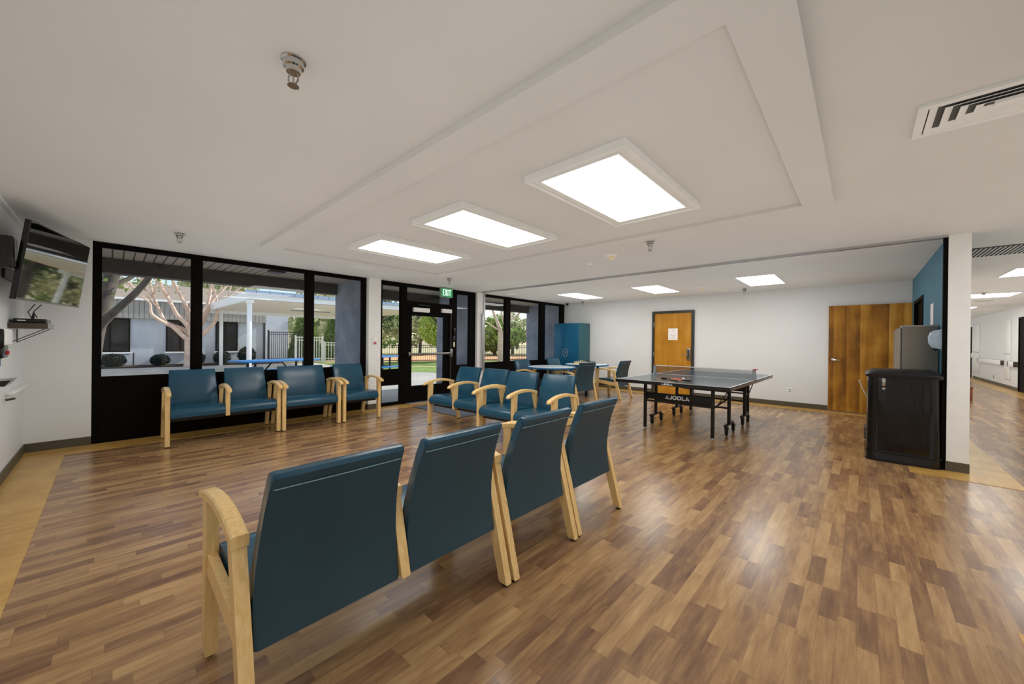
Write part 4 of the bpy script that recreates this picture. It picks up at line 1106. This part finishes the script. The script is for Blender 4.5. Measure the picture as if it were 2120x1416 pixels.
b = MB(); leaves(b, rng, 260, (0, -.2, 4.0), (1.4, 1.9, .9), .12, .3); b.build('leaves', 'leafg', t, smooth=0)
# shaded grey tree close to the eave
t = thing('grey_tree', 'thick dark-barked leaning tree at the left end of the left window', 'tree', (-11.6, -.32, GZ))
b = MB()
p1 = limb(b, [(0, -.05, 0), (0, .02, .9), (.05, .10, 1.5), (.1, .22, 2.1), (.15, .38, 2.9), (.1, .5, 4.0)], .19, .10, 10)
p2 = limb(b, [(.02, .08, 1.3), (.2, .22, 1.62), (.4, .50, 2.0), (.6, .74, 2.35), (.9, .95, 2.8), (1.1, 1.1, 3.6)], .085, .04, 8)
p3 = limb(b, [(.02, .06, 1.4), (-.2, .02, 2.0), (-.3, -.05, 2.8), (-.4, -.1, 3.8)], .09, .04, 8)
p4 = limb(b, [(.1, .22, 2.1), (.0, .42, 2.45), (-.1, .70, 2.75), (-.2, .9, 3.6)], .06, .03, 8)
b.build('trunk', 'bark', t, 60)
b = MB()
for p in (p1, p2, p3, p4): twigs(b, p[len(p)//2:], .016, 3, .7, .2, 2)
b.build('twigs', 'bark', t, 60)
b = MB(); leaves(b, rng, 300, (.1, .2, 3.2), (.9, 1.0, 1.1), .09, .3); leaves(b, rng, 60, (-.1, -.15, 1.9), (.3, .3, .4), .09, .3); b.build('leaves', 'leafm', t, smooth=0)
# pink trunk outside the far window
t = thing('pink_tree', 'bare pink-barked forked tree outside the far window bank', 'tree', (-15.97, 16.25, GZ))
b = MB(); s_ = lambda y, z, d=0: ((y*.68)+d*.7, y*.73-d*.7, z)   # along the direction across the view
limb(b, [(0, 0, 0), (-.03, -.03, 1.0), s_(-.06, 1.9)], .27, .20, 10)
q1 = limb(b, [s_(.05, .5), s_(.12, 1.2), s_(.22, 1.9), s_(.30, 2.5), s_(.55, 3.1), s_(.9, 4.2)], .17, .06, 8)
q2 = limb(b, [s_(-.06, 1.6), s_(-.16, 2.1), s_(-.35, 2.6), s_(-.62, 3.3), s_(-.8, 4.4)], .13, .05, 8)
q3 = limb(b, [s_(.22, 1.9), s_(.1, 2.5), s_(-.05, 3.1), s_(-.1, 4.2)], .09, .04, 8)
q4 = limb(b, [s_(.30, 2.4), s_(.75, 2.75), s_(1.2, 3.2), s_(1.7, 3.9)], .09, .03, 8)
q5 = limb(b, [s_(-.15, 2.0), s_(-.5, 2.15), s_(-.95, 2.45), s_(-1.3, 2.6)], .06, .02, 8)
b.build('trunk', 'barkp', t, 60)
b = MB()
for p in (q1, q2, q3, q4): twigs(b, p[len(p)//2:], .02, 3, .9, .4, 2)
b.build('twigs', 'bark', t, 60)
# leafy trees
def leafy(name, label, loc, h, crown, n, size, mat, tr=.15, group=None, bark='bark', cz=None):
    t = thing(name, label, 'tree', (loc[0], loc[1], GZ), rng.random()*6, group)
    cz = cz or h-crown[2]
    b = MB(); p = limb(b, [(0, 0, 0), (.05, .03, cz*.5), (.0, .05, cz), (.02, 0, h*.9)], tr, tr*.3, 8)
    for k in range(5):
        a = k*1.26+rng.random(); z = cz*.75
        limb(b, [(.02, .03, z), (cos(a)*crown[0]*.4, sin(a)*crown[1]*.4, z+.5), (cos(a)*crown[0]*.75, sin(a)*crown[1]*.75, cz+.2)], tr*.5, tr*.15, 6)
    b.build('trunk', bark, t, 60)
    b = MB()
    for k in range(9):
        d = Vector((rng.gauss(0, 1), rng.gauss(0, 1), rng.gauss(0, 1))).normalized()
        c = Vector((d.x*crown[0]*.55, d.y*crown[1]*.55, cz+d.z*crown[2]*.55))
        leaves(b, rng, n//9, c, (crown[0]*.55, crown[1]*.55, crown[2]*.55), size, .6)
    b.build('foliage', mat, t, smooth=0)
leafy('broadleaf_tree', 'broad yellow-green tree seen through the glass door', (-18.6, 13.9), 4.3, (1.75, 1.75, 1.75), 4200, .20, 'leafy', .22)
leafy('ivy_tree', 'dark ivy-clad trunk seen through the narrow pane left of the door', (-22.6, 11.7), 4.6, (1.5, 1.5, 1.4), 1500, .2, 'leafd', .28)
leafy('pale_tree', 'pale grey-green bushy tree right of the pink trunk outside the far window', (-17.0, 22.5), 3.6, (1.5, 1.5, 1.75), 3000, .16, 'leafg', .15)
def conifer(loc, h, r, label):
    t = thing('conical_evergreen', label, 'tree', (loc[0], loc[1], GZ), 0, 'conical evergreens')
    MB().tube([(0, 0, 0), (0, 0, h*.9)], [.12, .03], 8).build('trunk', 'bark', t)
    b = MB()
    for _ in range(3600):
        z = h*(1-math.sqrt(rng.random()))*.98; rr = r*(1-z/h)*(.78+.28*rng.random())+.03; a = rng.random()*2*pi
        p = Vector((rr*cos(a), rr*sin(a), z+.08)); d = Vector((cos(a), sin(a), .8+rng.gauss(0, .4))).normalized(); s = .16*(.6+.8*rng.random())
        o = d.cross(Vector((rng.gauss(0, 1), rng.gauss(0, 1), rng.gauss(0, 1)))).normalized()*s*.35
        b.bm.faces.new([b.bm.verts.new(q) for q in (p-d*s*.5, p+o, p+d*s*.5, p-o)])
    b.build('foliage', 'leafm', t, smooth=0)
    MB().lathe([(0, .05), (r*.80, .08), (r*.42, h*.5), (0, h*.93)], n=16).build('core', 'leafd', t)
conifer((-26.2, 8.55), 4.3, 1.0, 'conical dark evergreen behind the white gate, nearer the building')
conifer((-24.9, 10.0), 4.3, 1.0, 'conical evergreen right of the other, next to the concrete fin wall')
# woodland beyond the fences
wood_spots = [(-36, 12, 7.0), (-33, 17, 5.6), (-30, 22.5, 5.0), (-26, 28, 4.6), (-23, 33, 5), (-38, 6, 8), (-36, -2, 8), (-37, -9, 8), (-19, 36, 4.6), (-28, 18.3, 4.6), (-24.5, 24, 3.8), (-30, 14.3, 4.4), (-21, 28.5, 3.9), (-17, 31, 4.4)]
wl = ['grey-green tree beyond the fence behind the evergreens', 'mid-green tree beyond the fence left of the glass door', 'tall grey-green tree beyond the fence in line with the door', 'mid-green tree far behind the pink trunk',
      'tall hazy tree far beyond the fence outside the far window', 'tall tree top showing above the canopy roof', 'tall tree top showing above the low building roof', 'tall tree top behind the left end of the low building',
      'distant tree at the right edge of the far window view', 'smaller green tree behind the broad yellow-green one', 'low pale tree behind the fence left of the pink trunk', 'low tree behind the fence in the narrow pane left of the door', 'green tree between the pink trunk and the pale bushy tree', 'pale tree behind the pale bushy tree in the far window']
for k, ((x, y, h), l) in enumerate(zip(wood_spots, wl)):
    leafy('woodland_tree', l, (x, y), h, (2.7, 2.7, h*.42), 2000, .42, ('leafg', 'leafm', 'leafg')[k % 3], .16, 'woodland trees beyond the fence', cz=h*.52)

# ================================================================== LIGHT, SKY, CAMERA
w = bpy.data.worlds.new('sky'); SC.world = w; w.use_nodes = True; nt = w.node_tree; nt.nodes.clear()
sk = nt.nodes.new('ShaderNodeTexSky'); sk.sky_type = 'NISHITA'; sk.sun_disc = False
sun_dir = Vector((.10, .82, .55)).normalized()
sk.sun_elevation = math.asin(sun_dir.z); sk.sun_rotation = math.atan2(sun_dir.x, sun_dir.y)
bg = nt.nodes.new('ShaderNodeBackground'); bg.inputs[1].default_value = .23
ow = nt.nodes.new('ShaderNodeOutputWorld'); nt.links.new(sk.outputs[0], bg.inputs[0]); nt.links.new(bg.outputs[0], ow.inputs[0])
sl = bpy.data.lights.new('sun', 'SUN'); sl.energy = 7.0; sl.angle = R(.6); sl.color = (1, .95, .86)
so = bpy.data.objects.new('sun', sl); COL.objects.link(so); so.rotation_euler = (-sun_dir).to_track_quat('-Z', 'Y').to_euler()

f_px, yaw, pitch, roll, hcam = 773.738, .750012, -.0020389, .0107523, 1.29102
F = Vector((-sin(yaw)*cos(pitch), cos(yaw)*cos(pitch), sin(pitch))); r = Vector((cos(yaw), sin(yaw), 0)); u = r.cross(F)
r2, u2 = r*cos(roll)+u*sin(roll), u*cos(roll)-r*sin(roll)
cam = bpy.data.cameras.new('camera'); cam.sensor_fit = 'HORIZONTAL'; cam.sensor_width = 36; cam.lens = f_px/2120*36; cam.clip_start = .05; cam.clip_end = 300
co = bpy.data.objects.new('camera', cam); COL.objects.link(co)
co.matrix_world = Matrix(((r2.x, u2.x, -F.x, 0), (r2.y, u2.y, -F.y, 0), (r2.z, u2.z, -F.z, hcam), (0, 0, 0, 1)))
SC.camera = co
vs = SC.view_settings; vs.view_transform = 'Standard'; vs.look = 'None'; vs.gamma = 1; vs.use_curve_mapping = False; vs.exposure = 0
SC.cycles.max_bounces = 10; SC.cycles.diffuse_bounces = 5; SC.cycles.glossy_bounces = 4; SC.cycles.transparent_max_bounces = 16
SC.cycles.sample_clamp_indirect = 8
SC.cycles.use_fast_gi = True; SC.cycles.fast_gi_method = 'ADD'
w.light_settings.ao_factor = .40; w.light_settings.distance = 1.6
